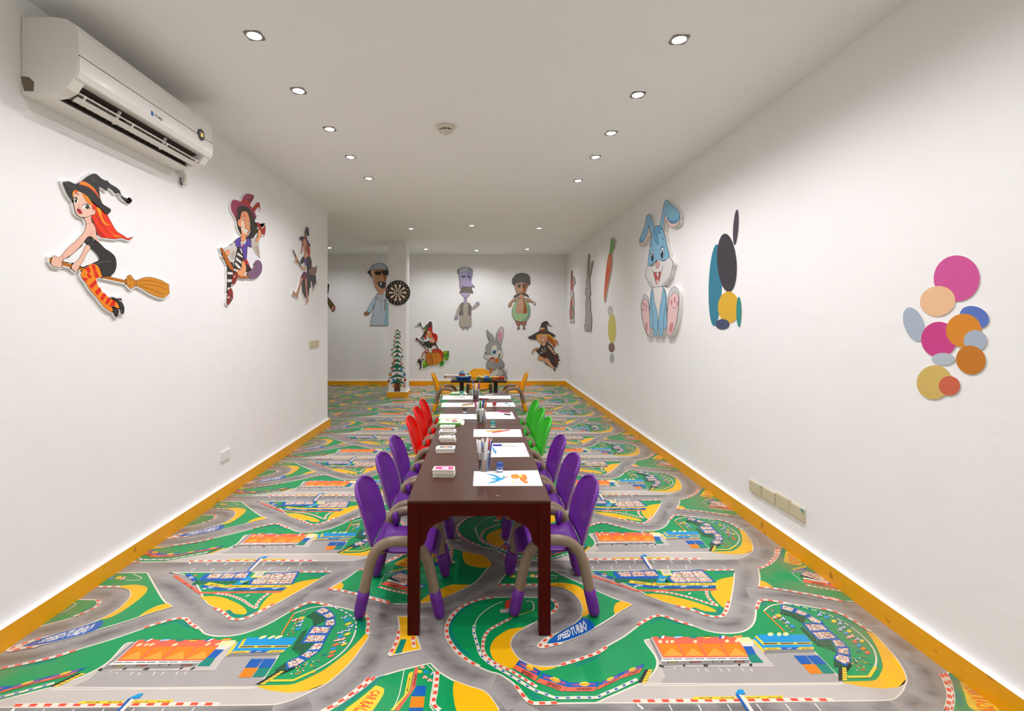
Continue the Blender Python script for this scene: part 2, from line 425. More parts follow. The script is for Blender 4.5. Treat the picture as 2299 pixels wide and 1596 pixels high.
FLOOR = """
# --- worn darker driving line on the roads
W a .13 @c2,0,0 -2600,1495 -1500,1500 0,1490 1500,1480 2900,1470 3300,1370
W a .10 @c1,0,0 2300,380 2000,520 1750,690 1450,850 1150,900 950,860 860,760 950,640 1150,560 1330,470 1430,350 1400,240 1250,160 900,140 500,150 250,230 60,350 -60,480 -110,640 -60,800 80,940 260,1040 480,1130 640,1200 760,1320 860,1450
W a .09 @c2,0,0 -1000,-90 -300,60 100,200 500,340 900,470 1150,520 1330,480 1400,300 1400,60 1450,-150
W a .09 @c2,0,0 1420,150 1800,200 2300,280 @c3,0,0 500,330 900,560 1150,800 1330,1060 1400,1250 1330,1400 1100,1470
W a .09 @c8,0,0 2299,-200 1900,100 1500,300 1100,360 700,280 300,200 0,180
W a .10 @c8,0,0 800,560 790,700 700,900 500,1140 250,1330 0,1450
W a .09 @c8,0,0 1380,420 1370,600 1420,780 1560,940 1800,1080 2100,1160
# --- pit island
p g+ @c1,0,0 555,210 430,222 300,258 180,312 90,388 25,480 0,560 2,640 25,705 65,770 120,840 200,910 290,970 390,1010 500,1058 620,1090 720,1150 800,1215 870,1305 930,1385 990,1430 1100,1440 1280,1425 1730,1420! 2045,1280 2250,1193! 4569,1190! 4787,1235 5027,1258 5197,1240 5280,1190 5282,1140 5257,1060 5207,970 5137,870 5047,770 4947,660 4887,610 4807,570 4707,500 4607,440 4517,395 4417,365 4327,345 4087,300 3894,275 3694,240 3614,238 3574,270 3564,350 3549,470 3504,545 3414,600 3294,620 3144,618 2994,590 2874,545 2764,515 2644,470 2524,420 2444,413 2344,448 2244,518 2204,540 2044,660 1850,770 1790,820 1500,945 1320,990 1200,1005 1060,1000 950,972 850,920 780,840 745,760 760,680 820,610 920,550 1050,485 1200,415 1275,350 1290,300 1250,245 1180,215 900,208
p y @c3,0,0 725,575! 800,680 870,800 925,960 925,1030 850,1155 700,1170 490,1175 470,1190! 700,1235 940,1258 1110,1240 1190,1190 1195,1140 1170,1060 1120,970 1050,870 960,770 860,660 800,610
p y @c1,0,0 920,550! 750,570 640,625 560,690 515,780 530,880 600,970 700,1010 780,1030! 1090,1050! 1200,1035 1310,990! 1200,1005 1060,1000 950,972 850,920 780,840 745,760 760,680 820,610
p t @c1,0,0 400,245! 280,285 180,340 100,400 45,480 30,560 45,650 90,740 170,830 280,895! 305,860! 200,800 130,710 90,630 80,550 100,480 160,400 250,330 350,275 450,250!
s t @c1,0,0 1470,985 1500,1005 1790,900 1795,880 1770,870
s t @c1,0,0 950,1290 1010,1380 1120,1380 1115,1350 1040,1330 1010,1300
s t @c2,0,0 300,490 320,515 380,480 450,470 540,495 660,535 665,515 560,470 430,445 370,455
s t @c2,0,0 1580,320 1590,262 1650,262 1640,300
s t @c3,0,0 360,395 450,430 560,490 640,545 600,540 500,480 400,430
p t @c1,0,0 1200,250 1240,275 1250,320 1205,370
# pit apron, light and dark
s l @c2,0,0 -295,1418 0,1290 215,1193 330,1100 380,1010 392,940 350,850 262,730 255,695 330,690 1500,690 2190,830 2464,1110 2520,1190 2744,1235 2984,1258 3154,1240 3234,1190 3238,1150 3200,1275 3130,1352 3040,1387 2840,1394 2000,1402 -100,1418
s p @c2,0,0 435,1012 1750,1012 1610,850 2185,835 2455,1105 2500,1188 440,1215 430,1170 478,1115
L c .004 @c2,0,0 215,1195 1200,1200 2520,1190
L c .004 @c2,0,0 225,1218 1200,1215 2520,1206
L k .0015 @c2,0,0 435,1012 1750,1012 1610,850
L c .006 @c2,0,0 330,692 255,695 250,725 350,860 385,940 375,1020 320,1100 215,1190
L c .006 @c2,0,0 2190,835 2455,1105
L c .005 @c3,0,0 0,1402 800,1394 1000,1387 1090,1352 1160,1275 1192,1190
L c .005 @c1,0,0 1280,1428 1730,1420 2044,1420 3000,1418 4087,1402
# chevrons, boards and grid marks of the straight
k .016 .046 @c2,0,0 110,1398 2050,1382 @c3,0,0 370,1386
s Y @c2,0,0 795,1350 1280,1346 1280,1378 790,1383
s Y @c2,0,0 1370,1342 1830,1336 1830,1368 1400,1374
t k VROOOM @c2,0,0 860,1374 1010,1372 1015,1356 865,1358
t k VROOOM @c2,0,0 1105,1372 1260,1370 1262,1354 1110,1356
t k VROOOM @c2,0,0 1410,1368 1555,1366 1557,1352 1412,1354
t k VROOOM @c2,0,0 1650,1366 1800,1364 1802,1350 1652,1352
L w .0035 @c2,0,0 520,1440 560,1515
L w .0035 @c2,0,0 855,1440 895,1515
L w .0035 @c2,0,0 1190,1438 1240,1515
L w .0035 @c2,0,0 1525,1432 1590,1515
L w .0035 @c2,0,0 1855,1430 1925,1515
L w .0035 @c2,0,0 2190,1424 2265,1515
L w .0035 @c4,0,0 150,605 160,640
L w .0035 @c4,0,0 360,605 375,640
L w .0035 @c4,0,0 565,603 583,637
L w .0035 @c4,0,0 985,600 1010,634
L w .0035 @c4,0,0 1190,598 1216,632
L w .0035 @c4,0,0 1595,596 1650,632
s w @c2,0,0 150,1430 172,1430 182,1448 160,1448
s w @c2,0,0 160,1448 195,1448 205,1466 172,1466
s w @c2,0,0 190,1466 220,1466 232,1490 200,1490
# pit building
s l @c2,0,0 325,662 300,700 430,985 445,905
s m @c2,0,0 318,675 302,705 425,960 440,920
s s @c2,0,0 325,662 1290,665 1445,885 1445,897 455,900
s o @c2,0,0 395,745 610,742 690,882 460,882
s o @c2,0,0 635,742 850,740 935,882 710,882
s o @c2,0,0 875,740 1095,740 1190,880 960,882
s o @c2,0,0 1120,740 1330,740 1435,880 1205,882
s O @c2,0,0 460,882 690,882 545,790
s O @c2,0,0 710,882 935,882 790,790
s O @c2,0,0 960,882 1190,880 1035,790
s O @c2,0,0 1205,882 1435,880 1280,790
s w @c2,0,0 440,905 1445,897 1440,926 430,946
s k @c2,0,0 450,915 555,914 555,922 448,923
s k @c2,0,0 568,914 670,913 670,921 568,922
s k @c2,0,0 705,913 808,912 808,920 705,921
s k @c2,0,0 822,912 925,911 925,919 822,920
s k @c2,0,0 957,911 1060,910 1060,918 957,919
s k @c2,0,0 1072,910 1175,909 1175,917 1072,918
s k @c2,0,0 1208,909 1310,908 1310,916 1208,917
s k @c2,0,0 1322,908 1428,907 1428,915 1322,916
s m @c2,0,0 430,946 1440,926 1440,965 1200,985 940,985 690,985 440,1000
s k @c2,0,0 505,946 625,944 620,962 500,964
s k @c2,0,0 765,944 885,942 880,960 760,962
s k @c2,0,0 1020,942 1140,940 1135,958 1015,960
s k @c2,0,0 1270,940 1390,938 1385,956 1265,958
t Y RACING @c2,0,0 520,960 610,958 612,948 522,950
t s RACING @c2,0,0 780,958 870,956 872,946 782,948
t w MCNEIL @c2,0,0 1032,956 1122,954 1124,944 1034,946
t s ARNOLD @c2,0,0 1285,954 1375,952 1377,942 1287,944
e k @c2,0,0 422,995,16,15
e k @c2,0,0 448,1005,14,13
e k @c2,0,0 695,990,15,15
e k @c2,0,0 930,992,14,15
e k @c2,0,0 956,992,14,15
e k @c2,0,0 1327,984,14,14
e k @c2,0,0 1460,986,17,18
s u @c2,0,0 1280,670 1440,668 1490,725 1345,735 1315,712
s c @c2,0,0 1345,735 1490,725 1480,790 1380,775
s b @c2,0,0 1370,772 1470,772 1522,865 1420,868
s t @c2,0,0 1420,868 1522,865 1608,960 1470,962 1440,925
L w .003 @c2,0,0 570,1025 605,1022
L w .003 @c2,0,0 660,1022 682,1040
L w .003 @c2,0,0 840,1022 870,1060
L w .003 @c2,0,0 930,1030 970,1062
L w .003 @c2,0,0 1090,1020 1130,1062
L w .003 @c2,0,0 1190,1022 1222,1060
L w .003 @c2,0,0 1345,1018 1385,1060
L w .003 @c2,0,0 1450,1022 1480,1058
e u @c2,0,0 420,720,24,18
e u @c2,0,0 499,720,17,17
e u @c2,0,0 558,718,24,17
e u @c2,0,0 822,718,23,17
e u @c2,0,0 1188,713,23,17
e u @c2,0,0 1297,712,20,15
s t @c2,0,0 405,655 440,652 430,682 398,684
s w @c2,0,0 440,652 470,652 462,682 430,682
s r @c2,0,0 470,652 495,658 488,682 462,682
s q @c2,0,0 585,655 675,650 670,668 580,686
s w @c2,0,0 583,665 672,660 671,668 581,675
s t @c2,0,0 760,655 850,652 838,680 752,682
s k @c2,0,0 922,658 1000,652 996,662 920,668
s Y @c2,0,0 920,668 996,662 990,678 915,680
s b @c2,0,0 1100,650 1130,650 1120,682 1092,684
s w @c2,0,0 1130,650 1160,652 1152,682 1120,682
s r @c2,0,0 1160,652 1190,655 1182,680 1152,682
s r @c2,0,0 1270,650 1362,645 1355,672 1262,678
s Y @c2,0,0 1268,658 1360,654 1357,664 1265,669
# blue building
s m @c2,0,0 1615,815 2182,805 2185,835 1615,852
s Y @c2,0,0 1495,690 1612,810 1612,850 1495,732
s q @c2,0,0 1500,660 1612,765 1612,812 1497,692
s Y @c2,0,0 1520,648 1608,728 1608,765 1508,665
s q @c2,0,0 1525,648 1545,638 2080,640 2155,725 1610,732
s Y @c2,0,0 1600,731 2156,725 2156,750 1605,756
s k @c2,0,0 1608,737 1762,736 1762,748 1608,750
s k @c2,0,0 1800,735 1950,734 1950,746 1800,747
s k @c2,0,0 1990,733 2140,732 2140,744 1990,745
s q @c2,0,0 1605,756 2156,750 2185,782 1620,792
s Y @c2,0,0 1620,790 1790,785 1790,811 1620,814
s b @c2,0,0 1812,786 1985,785 1985,806 1812,809
s Y @c2,0,0 2010,783 2182,780 2182,806 2010,808
t k RACING @c2,0,0 1655,808 1755,806 1755,792 1655,794
t w HIT @c2,0,0 1875,803 1930,802 1930,790 1875,791
t k RACING @c2,0,0 2045,803 2150,801 2150,787 2045,789
e u @c2,0,0 1685,635,33,21
e u @c2,0,0 1785,635,26,22
e u @c2,0,0 1861,633,35,21
s b @c2,0,0 1950,880 2090,880 2165,975 2037,978
s b @c2,0,0 2097,880 2232,878 2330,975 2187,978
s o @c2,0,0 2045,981 2195,981 2280,1085 2140,1088
s t @c2,0,0 2202,980 2330,977 2428,1080 2295,1085
# gate towers
s k @c2,0,0 245,1040 290,1040 210,1192 165,1190
s Y @c2,0,0 285,1040 335,1040 262,1192 208,1192
s k @c3,0,0 423,1015 465,1015 468,1167 420,1168
s Y @c3,0,0 465,1015 515,1015 520,1165 468,1167
D k .002 6 @c2,0,0 285,1040 335,1040 262,1192 208,1192
D k .002 6 @c3,0,0 465,1015 515,1015 520,1165 468,1167
# grandstand round the loop
X @c2,0,0 1810,345 1950,390 1945,440 1800,400
X @c2,0,0 1950,390 2090,435 2060,510 1940,445
X @c3,0,0 0,545 185,700 185,770 -10,580
X @c3,0,0 185,700 330,700 395,845 330,770 185,770
X @c3,0,0 370,925 510,1005 510,1020 375,1010
X @c3,0,0 510,1005 570,955 570,1000 520,1070
S b @c2,0,0 1812,286 1978,335 1948,388 1800,345
S b @c2,0,0 1985,338 2140,405 2085,432 1950,388
S b @c3,0,0 35,440 100,412 245,495 235,520 125,505
S b @c3,0,0 -5,505 250,515 330,597 85,607
S b @c3,0,0 85,600 330,597 435,690 185,705
S b @c3,0,0 325,688 435,690 535,782 395,795
S b @c3,0,0 395,785 540,785 565,885 400,850
S b @c3,0,0 365,895 405,848 565,892 565,950 510,1003 372,925
L b .004 @c2,0,0 1610,372 1845,604
L o .006 @c2,0,0 1610,372 1845,604
L c .006 @c2,0,0 1610,368 1680,312 1780,288 1900,290 @c3,0,0 0,320 180,370 350,430 500,510 640,610 760,720 830,820 855,920 840,1010 790,1100
B .03 @c2,0,0 1900,290 @c3,0,0 0,320 180,370 350,430 500,510 640,610
L Y .010 @c3,0,0 525,1125 775,1120 845,1010
U @c3,0,0 205,410,b 285,440,q 370,485,Y 440,510,b 480,555,b 440,580,b 545,600,Y 510,625,q 540,668,r 580,655,r 640,690,b 690,713,Y 608,720,s 655,765,q 705,800,o 650,825,t 755,845,s
U @c2,0,0 1735,440,r 1780,420,Y 1830,455,b 1880,500,b 1935,543,q
d @c3,0,0 600,900 770,940 740,1010 620,1050
d @c2,0,0 1650,340 1760,400 1900,560 1980,610
# barrier and tyre wall of the big bend
L c .012 @c1,0,0 335,530 325,600 345,680 370,770 400,860 460,930 560,1000 700,1080 830,1160 940,1230 1040,1285 1140,1320 1270,1365 1500,1362 1740,1360 1800,1330 1990,1250 2200,1150
L c .004 @c1,0,0 660,260 560,300 450,370 370,450 335,530
B .035 @c1,0,0 335,530 325,600 345,680 370,770 400,860 460,930 560,1000 700,1080 830,1160 940,1230 1040,1285 1140,1320 1270,1365 1500,1362 1740,1360 1800,1330 1990,1250 2200,1150
k .013 .026 @c1,0,0 745,455 600,530 500,590 450,660 432,740 432,810 460,880 540,950 650,1010 760,1060 840,1110 1050,1240
L Y .003 @c1,0,0 745,452 860,410 1000,365
L c .005 @c1,0,0 1000,365 1015,330 995,260 920,258
s r @c1,0,0 690,260 770,215 760,330 680,350
s l @c1,0,0 630,350 730,340 720,390 625,390
# hoardings
s b @c1,0,0 850,930 1100,1060 1065,1115 805,985
s s @c1,0,0 805,985 1065,1115 1030,1170 770,1025
s b @c1,0,0 1115,1080 1430,1190 1400,1245 1080,1140
s s @c1,0,0 1080,1140 1400,1245 1345,1295 1035,1180
s b @c1,0,0 1430,1190 1770,1185 1740,1240 1400,1245
s s @c1,0,0 1400,1245 1740,1240 1705,1290 1365,1292
s b @c1,0,0 1785,1185 2030,1070 1990,1130 1760,1230
s s @c1,0,0 1760,1230 1990,1130 1975,1165 1730,1280
s b @c1,0,0 2030,1070 2285,970 2260,1020 2010,1110
s s @c1,0,0 2010,1110 2260,1020 2230,1075 1985,1155
e Y @c1,0,0 965,1020,50,32,30
e Y @c1,0,0 1260,1160,62,28,18
e Y @c1,0,0 1595,1208,60,26
e Y @c1,0,0 1890,1150,48,18,-24
e Y @c1,0,0 2145,1040,48,18,-20
t k SPEED @c1,0,0 865,1080 1005,1150 1020,1110 880,1040
t k SPEED @c1,0,0 1150,1220 1320,1275 1340,1235 1165,1180
t k SPEED @c1,0,0 1490,1282 1680,1278 1695,1250 1505,1253
t k SPEED @c1,0,0 1820,1232 1960,1168 1975,1142 1835,1206
t k SPEED @c1,0,0 2080,1118 2220,1065 2235,1038 2095,1090
t r CAR~RACING @c1,0,0 845,985 1045,1090 1058,1060 858,955
t r CAR~RACING @c1,0,0 1115,1135 1365,1215 1380,1188 1130,1108
t r CAR~RACING @c1,0,0 1445,1225 1710,1220 1720,1200 1458,1205
t r CAR~RACING @c1,0,0 1795,1205 1975,1125 1990,1105 1812,1182
t r CAR~RACING @c1,0,0 2045,1090 2235,1015 2248,996 2062,1068
# --- triangle island with the main stands
p g+ @c4,0,0 -50,657! 1745,650! 1735,800 1710,950 1690,1050 1660,1130 1620,1175 1540,1180 1400,1150 1250,1100 1110,1050 950,1005 800,945 600,850 400,760 200,690
p y @c4,0,0 1475,890! 1490,930 1560,1020 1620,1075! 1680,1020 1710,900 1737,725! 1640,740 1550,770 1530,820 1540,875
p y @c4,0,0 720,928! 850,918 1000,935 1150,970 1300,1010 1450,1060 1540,1105! 1535,1122! 1400,1110 1280,1075 1250,1098! 1110,1050 950,1005 850,965
s t @c4,0,0 1270,1078 1290,1068 1400,1110 1530,1140 1560,1070 1620,1075 1590,1150 1540,1160 1400,1130 1290,1098
s t @c4,0,0 1520,668 1737,664 1735,690 1525,690
L s .014 @c4,0,0 60,690 650,882 1548,872
t k SPEED @c4,0,0 300,775 360,795 364,785 304,765
t k SPEED @c4,0,0 430,818 500,842 504,832 434,808
t k SPEED @c4,0,0 990,885 1070,884 1070,874 990,875
t k SPEED @c4,0,0 1280,882 1360,880 1360,870 1280,872
X @c4,0,0 385,742 870,748 860,785 420,792
X @c4,0,0 975,745 1040,790 960,790
X @c4,0,0 1010,850 1530,846 1520,862 1010,868
s b @c4,0,0 378,668 862,648 912,738 880,750 430,752 385,700
s x @c4,0,0 425,670 840,662 892,718 470,724
L b .006 @c4,0,0 575,665 600,722
L b .006 @c4,0,0 718,662 755,720
s b @c4,0,0 985,745 1055,662 1385,645 1535,790 1055,798
s x @c4,0,0 1020,742 1062,672 1375,658 1505,780 1070,787
L m .007 @c4,0,0 1110,665 1215,785
L m .007 @c4,0,0 1255,662 1360,783
L m .005 @c4,0,0 1030,730 1460,735
s b @c4,0,0 180,664 392,735 380,757 168,685
t w HIT @c4,0,0 250,715 310,735 316,714 256,695
s Y @c4,0,0 572,765 812,800 818,826 558,796
s b @c4,0,0 550,796 818,828 808,856 545,818
s Y @c4,0,0 825,800 1548,794 1538,823 818,828
s b @c4,0,0 818,828 1538,823 1530,850 810,856
t w HIT @c4,0,0 645,830 712,838 716,818 649,810
t w HIT @c4,0,0 895,848 955,847 960,831 900,832
t w HIT @c4,0,0 1140,846 1205,845 1210,829 1145,830
t w HIT @c4,0,0 1388,844 1450,843 1455,827 1393,828
t k RACING @c4,0,0 620,798 755,815 760,800 625,783
t k RACING @c4,0,0 865,822 1000,820 1003,805 868,806
t k RACING @c4,0,0 1110,819 1245,817 1248,802 1113,803
t k RACING @c4,0,0 1355,816 1490,815 1493,800 1358,801
L k .002 @c4,0,0 818,798 806,856
L k .002 @c4,0,0 1062,796 1050,854
L k .002 @c4,0,0 1305,794 1293,852
s q @c4,0,0 905,700 985,705 965,790 875,797
s Y @c4,0,0 900,745 935,760 975,745 973,755 935,772 897,756
s u @c4,0,0 908,645 1000,645 1048,700 950,706
s l @c4,0,0 930,652 995,650 1030,692 960,696
s Y @c4,0,0 905,650 950,706 1048,700 1048,712 948,718
e s @c4,0,0 290,690,18,8
e s @c4,0,0 848,795,18,7
e w @c4,0,0 632,838,18,8
k .013 .02 @c4,0,0 840,892 1000,905 1150,935 1300,975 1450,1025 1560,1052
k .013 .02 @c4,0,0 1430,878 1440,940 1490,1005 1555,1048
e w @c4,0,0 1240,915,16,8,-30
# bridge over the straight
s q @c4,0,0 690,497 718,478 750,478 762,497 722,502
s b @c4,0,0 690,500 712,500 805,642 788,642
s c @c4,0,0 712,500 745,505 832,640 805,642
# --- island with the big round advert
p g+ @c8,0,0 1360,970! 1450,1060 1540,1120 1630,1170 1800,1235 1960,1285 2040,1350 2100,1440 2140,1512 @c8,0,-1 1920,0 1800,90 1640,160 1500,220 1400,260 1200,285 1000,290 890,280 800,265 650,215 520,180 300,130 180,125! 390,0 @c5,-1,-1 310,640! 380,620 460,575 520,510 @c8,0,0 330,1400 450,1310 560,1220 660,1160 740,1135 850,1100 1060,1040
p y @c8,0,0 1635,1170! 1800,1235 1960,1285 2040,1350 2110,1450 2150,1530 2120,1640 1950,1660 1760,1600 1660,1512 1625,1350 1620,1250
p y @c8,0,-1 1450,130! 1600,70 1820,70! 1640,160 1500,220 1225,288! 1300,210
p y @c8,0,-1 185,125! 340,40! 365,75 345,120!
p t @c8,0,0 840,1105! 740,1138 640,1210 520,1310 400,1400 260,1512! 330,1512! 470,1405 600,1300 720,1220!
s t @c8,0,-1 360,110 520,150 660,180 800,215 950,285 900,285 780,255 650,210 500,165 350,125
s Y @c8,0,0 1110,1090 1165,1060 1120,1280 1060,1340
s s @c8,0,0 1185,1022 1222,1016 1190,1240 1128,1285
s s @c8,0,0 1128,1285 1190,1240 1000,1512 950,1512
s Y @c8,0,0 1060,1340 1125,1285 940,1512 900,1512
t k SPEED @c8,0,0 1185,1095 1155,1240 1180,1245 1212,1090
t k VROOOM @c8,0,0 1118,1130 1085,1290 1105,1290 1138,1130
s b @c8,0,0 1195,1230 1312,1228 1302,1345 1140,1350
s o @c8,0,0 1140,1353 1296,1355 1282,1478 1120,1480
s b @c8,0,0 1116,1483 1278,1481 1262,1600 1092,1605
U @c8,0,0 1270,1015,r 1240,1065,Y 1310,1070,q 1385,1090,b 1300,1130,r 1355,1165,r
k .016 .03 @c8,0,0 1440,1065 1430,1200 1412,1330 1395,1440 1470,1510
L c .004 @c8,0,0 1325,990 1405,1080 1355,1450 1400,1515
L c .003 @c8,0,0 1060,1042 1030,1200 1000,1340 940,1480
p Y @c8,0,0 735,1225! 800,1245 830,1275 815,1340 700,1512 560,1640 420,1600 360,1530 560,1370!
t h CAR~RACING @c8,0,0 700,1275 380,1600 560,1660 800,1290
s Y @c5,-1,-1 705,635 845,600 850,622 700,662
s b @c5,-1,-1 700,662 850,622 852,645 697,688
t k RACING @c5,-1,-1 725,652 828,626 828,612 725,638
s b @c5,-1,-1 785,690 830,655 1000,690 1090,755 1350,800 1320,850 1060,800 795,728
s x @c5,-1,-1 800,690 835,663 1000,700 1085,765 1330,808 1310,835 1060,785 810,712
X @c5,-1,-1 785,705 830,720 1060,790 1050,800 790,735
s w @c5,-1,-1 820,735 1100,790 1095,800 815,748
s s @c5,-1,-1 817,755 1100,803 1092,843 817,790
s s @c5,-1,-1 1108,805 1330,850 1320,880 1105,845
t k SPEED @c5,-1,-1 905,805 1065,834 1072,812 912,784
k .013 .022 @c5,-1,-1 835,815 1000,848 1240,885 1400,905
L c .003 @c5,-1,-1 820,800 685,682 820,655
# --- small island between the roads
p y+ @c8,0,0 985,435! 1255,425! 1220,500 1195,600 1215,700 1255,810! 870,890! 940,790 985,690 1000,600 1000,510
s t @c8,0,0 1022,695 1090,695 1030,850 950,865
k .015 .03 @c8,0,0 1160,670 1172,790
# --- hairpin island
p g+ @c1,0,0 595,75! 650,0 730,-90! 1236,-90! 1500,30 1720,130 1950,230 2145,293! 2000,375 1900,450 1700,570 1550,650 1330,735 1130,795 1065,785 1060,760 1140,690 1230,645 1350,600 1480,520 1560,430 1580,350 1550,260 1470,170 1350,105 1200,75
p y @c1,0,0 1180,55! 1330,45 1500,75 1590,140 1640,240 1660,350 1645,410! 1590,435 1560,430! 1580,350 1550,260 1470,170 1350,105 1180,75!
p y @c1,0,0 2143,293! 2020,255! 1950,290 1930,360 1945,408! 2000,375
s c @c1,0,0 1230,645 1140,690 1060,760 1065,785 1130,795 1345,738 1160,745
p b @c1,0,0 1160,745! 1270,640 1480,520 1570,455 1640,465 1700,520 1700,570 1550,650 1330,728
t w SPEEDTURBO @c1,0,0 1285,712 1640,595 1600,470 1285,652
U @c1,0,0 770,-30,Y 850,-40,r 920,-30,q 1000,-35,Y 1060,-28,r
s o @c1,0,0 830,-80 900,-80 880,-50 810,-50
L c .004 @c1,0,0 1100,-75 1270,-30 1260,-5 1130,-5
# --- kerbs (red and cream)
k .015 .036 @c1,0,0 555,216 430,232 310,267 190,322 105,398 42,485 17,560 18,640 42,702 82,767 138,834 210,902 300,962 390,1008
k .015 .036 @c1,0,0 805,1228 872,1312 932,1390 1000,1430 1280,1425
k .015 .036 @c1,0,0 1330,988 1500,938 1650,888 1770,838 1845,782
k .015 .036 @c1,0,0 1230,648 1145,705 1080,762 1110,788 1200,766 1340,738
k .015 .036 @c1,0,0 1170,216 1235,248 1270,285 1278,325 1250,365 1200,405
k .015 .036 @c1,0,0 598,68 1180,66
k .015 .036 @c2,0,0 165,530 255,478 355,430 450,425 560,462 660,498 800,540
k .015 .036 @c2,0,0 1528,345 1542,290 1570,248 1650,245 1760,262 1890,282
k .015 .036 @c2,0,0 600,308 720,338 850,380 950,418 1040,438 1110,434 1155,405 1180,345 1205,260
k .015 .036 @c2,0,0 1540,92 1700,108 1900,138 2100,172 2299,208 @c3,0,0 430,238
k .015 .036 @c3,0,0 225,342 330,365 430,396 520,440 620,498 720,568 800,608
k .015 .036 @c5,0,0 318,632 380,612 455,570 510,515 540,455 545,405
k .015 .036 @c3,0,0 1598,1095 1660,1200 1692,1300 1692,1400 1660,1512
k .015 .036 @c8,0,-1 195,125 300,128 520,178 650,212 800,262 900,284
k .015 .036 @c8,0,0 995,600 985,690 935,800 885,880
k .013 .036 @c4,0,0 1390,652 1742,650
"""
def build_floor():
    shapes = []          # (layer, matkey, [poly points], wear or None)
    lay = 0
    for line in FLOOR.strip().split('\n'):
        if not line or line[0] == '#': continue
        tk = line.split(); op = tk[0]; lay += 1
        args = []; k = 1
        while not tk[k].startswith('@'): args.append(tk[k]); k += 1
        cur = None; pts = []; cor = []; extra = []
        for t in tk[k:]:
            if t[0] == '@':
                c, i, j = t[1:].split(','); cur = (c, int(i), int(j)); continue
            if op in 'eU':
                a = t.split(','); extra.append((cur, a)); continue
            cr = t.endswith('!'); x, y = t.rstrip('!').split(','); pts.append(floor_pt(*cur, float(x), float(y))); cor.append(cr)
        def em(key, poly, dl=0.0, wear=None): shapes.append((lay + dl, key, poly, wear))
        if op in 'ps':
            key = args[0][0]; P = smooth_closed(pts, cor, 3) if op == 'p' else pts
            em(key, P)
            if args[0].endswith('+'):
                for q in stroke(P, .007, True): em('c', q, .3)
        elif op == 'S':
            em('b', pts); c = (sum(p[0] for p in pts) / len(pts), sum(p[1] for p in pts) / len(pts))
            em('x', [(c[0] + (p[0] - c[0]) * .78, c[1] + (p[1] - c[1]) * .72) for p in pts], .3)
        elif op == 'L':
            P = smooth_closed(pts, cor, 3, False) if len(pts) > 3 else pts
            for q in stroke(P, float(args[1])): em(args[0], q)
        elif op == 'W':
            P = smooth_closed(pts, cor, 4, False); wd = float(args[1])
            for i in range(len(P) - 1):
                a, b = P[i], P[i + 1]
                def nrm(i):
                    p, q = P[max(i - 1, 0)], P[min(i + 1, len(P) - 1)]; l = math.hypot(q[0] - p[0], q[1] - p[1]) or 1
                    return (-(q[1] - p[1]) / l * wd / 2, (q[0] - p[0]) / l * wd / 2)
                na, nb = nrm(i), nrm(i + 1)
                fa = min(1, i / 3); fb = min(1, (i + 1) / 3); ga = min(1, (len(P) - 1 - i) / 3); gb = min(1, (len(P) - 2 - i) / 3)
                wa, wb = fa * ga, fb * gb
                em('a', [a, b, (b[0] + nb[0], b[1] + nb[1]), (a[0] + na[0], a[1] + na[1])], 0, (wa, wb, 0, 0))
                em('a', [a, b, (b[0] - nb[0], b[1] - nb[1]), (a[0] - na[0], a[1] - na[1])], 0, (wa, wb, 0, 0))
        elif op in 'kB':
            wd = float(args[0]); P = smooth_closed(pts, cor, 6, False) if len(pts) > 2 else pts
            # resample by length
            D = [0]
            for i in range(1, len(P)): D.append(D[-1] + math.hypot(P[i][0] - P[i - 1][0], P[i][1] - P[i - 1][1]))
            def at(s):
                s = max(0, min(D[-1], s)); i = 1
                while i < len(D) - 1 and D[i] < s: i += 1
                f = (s - D[i - 1]) / ((D[i] - D[i - 1]) or 1); return (P[i - 1][0] + (P[i][0] - P[i - 1][0]) * f, P[i - 1][1] + (P[i][1] - P[i - 1][1]) * f)
            if op == 'k':
                per = float(args[1]); n = max(2, int(D[-1] / (per / 2)))
                Q = [at(D[-1] * i / n) for i in range(n + 1)]
                for q in stroke(Q, wd): em('c', q)
                for i, q in enumerate(stroke(Q, wd * .74)):
                    if i % 2 == 0: em('r', q, .3)
            else:
                n = int(D[-1] / wd)
                for i in range(n):
                    a, b = at((i + .3) * wd), at((i + .62) * wd)
                    for q in stroke([a, b], .007): em('b', q, .3)
        elif op == 'e':
            for cur, a in extra:
                a = [float(v) for v in a]; em(args[0], [floor_pt(*cur, *p) for p in ellipse(a[0], a[1], a[2], a[3], a[4] if len(a) > 4 else 0, 12)])
        elif op == 'U':
            for cur, a in extra:
                x, y, h = float(a[0]), float(a[1]), a[2]
                em(h, [floor_pt(*cur, *p) for p in ellipse(x, y, 30, 18, 10, 10)])
                if h in 'rb':
                    for q in range(0, 6, 2):
                        a0, a1 = q * math.pi / 3, (q + 1) * math.pi / 3
                        em('w', [floor_pt(*cur, x, y)] + [floor_pt(*cur, x + 29 * math.cos(v), y + 17 * math.sin(v)) for v in (a0, (a0 + a1) / 2, a1)], .3)
                em('k', [floor_pt(*cur, *p) for p in ellipse(x + 26, y + 16, 4, 3, 0, 6)], .2)
                em('s', [floor_pt(*cur, *p) for p in ellipse(x - 24, y + 14, 4, 4, 0, 6)], .2)
        elif op == 'd':
            rr = random.Random(3); xs = [p[0] for p in pts]; ys = [p[1] for p in pts]
            for n in range(34):
                c = (rr.uniform(min(xs), max(xs)), rr.uniform(min(ys), max(ys)))
                em(rr.choice('sYocbu'), ellipse(c[0], c[1], .0032, .0032, 0, 6))
        elif op == 't':
            wd = args[1].replace('~', ' ')
            for p in text_in_quad(wd, pts, 1): em(args[0], p)
        elif op == 'X':
            em('n', pts)
            lines = []; n = 6
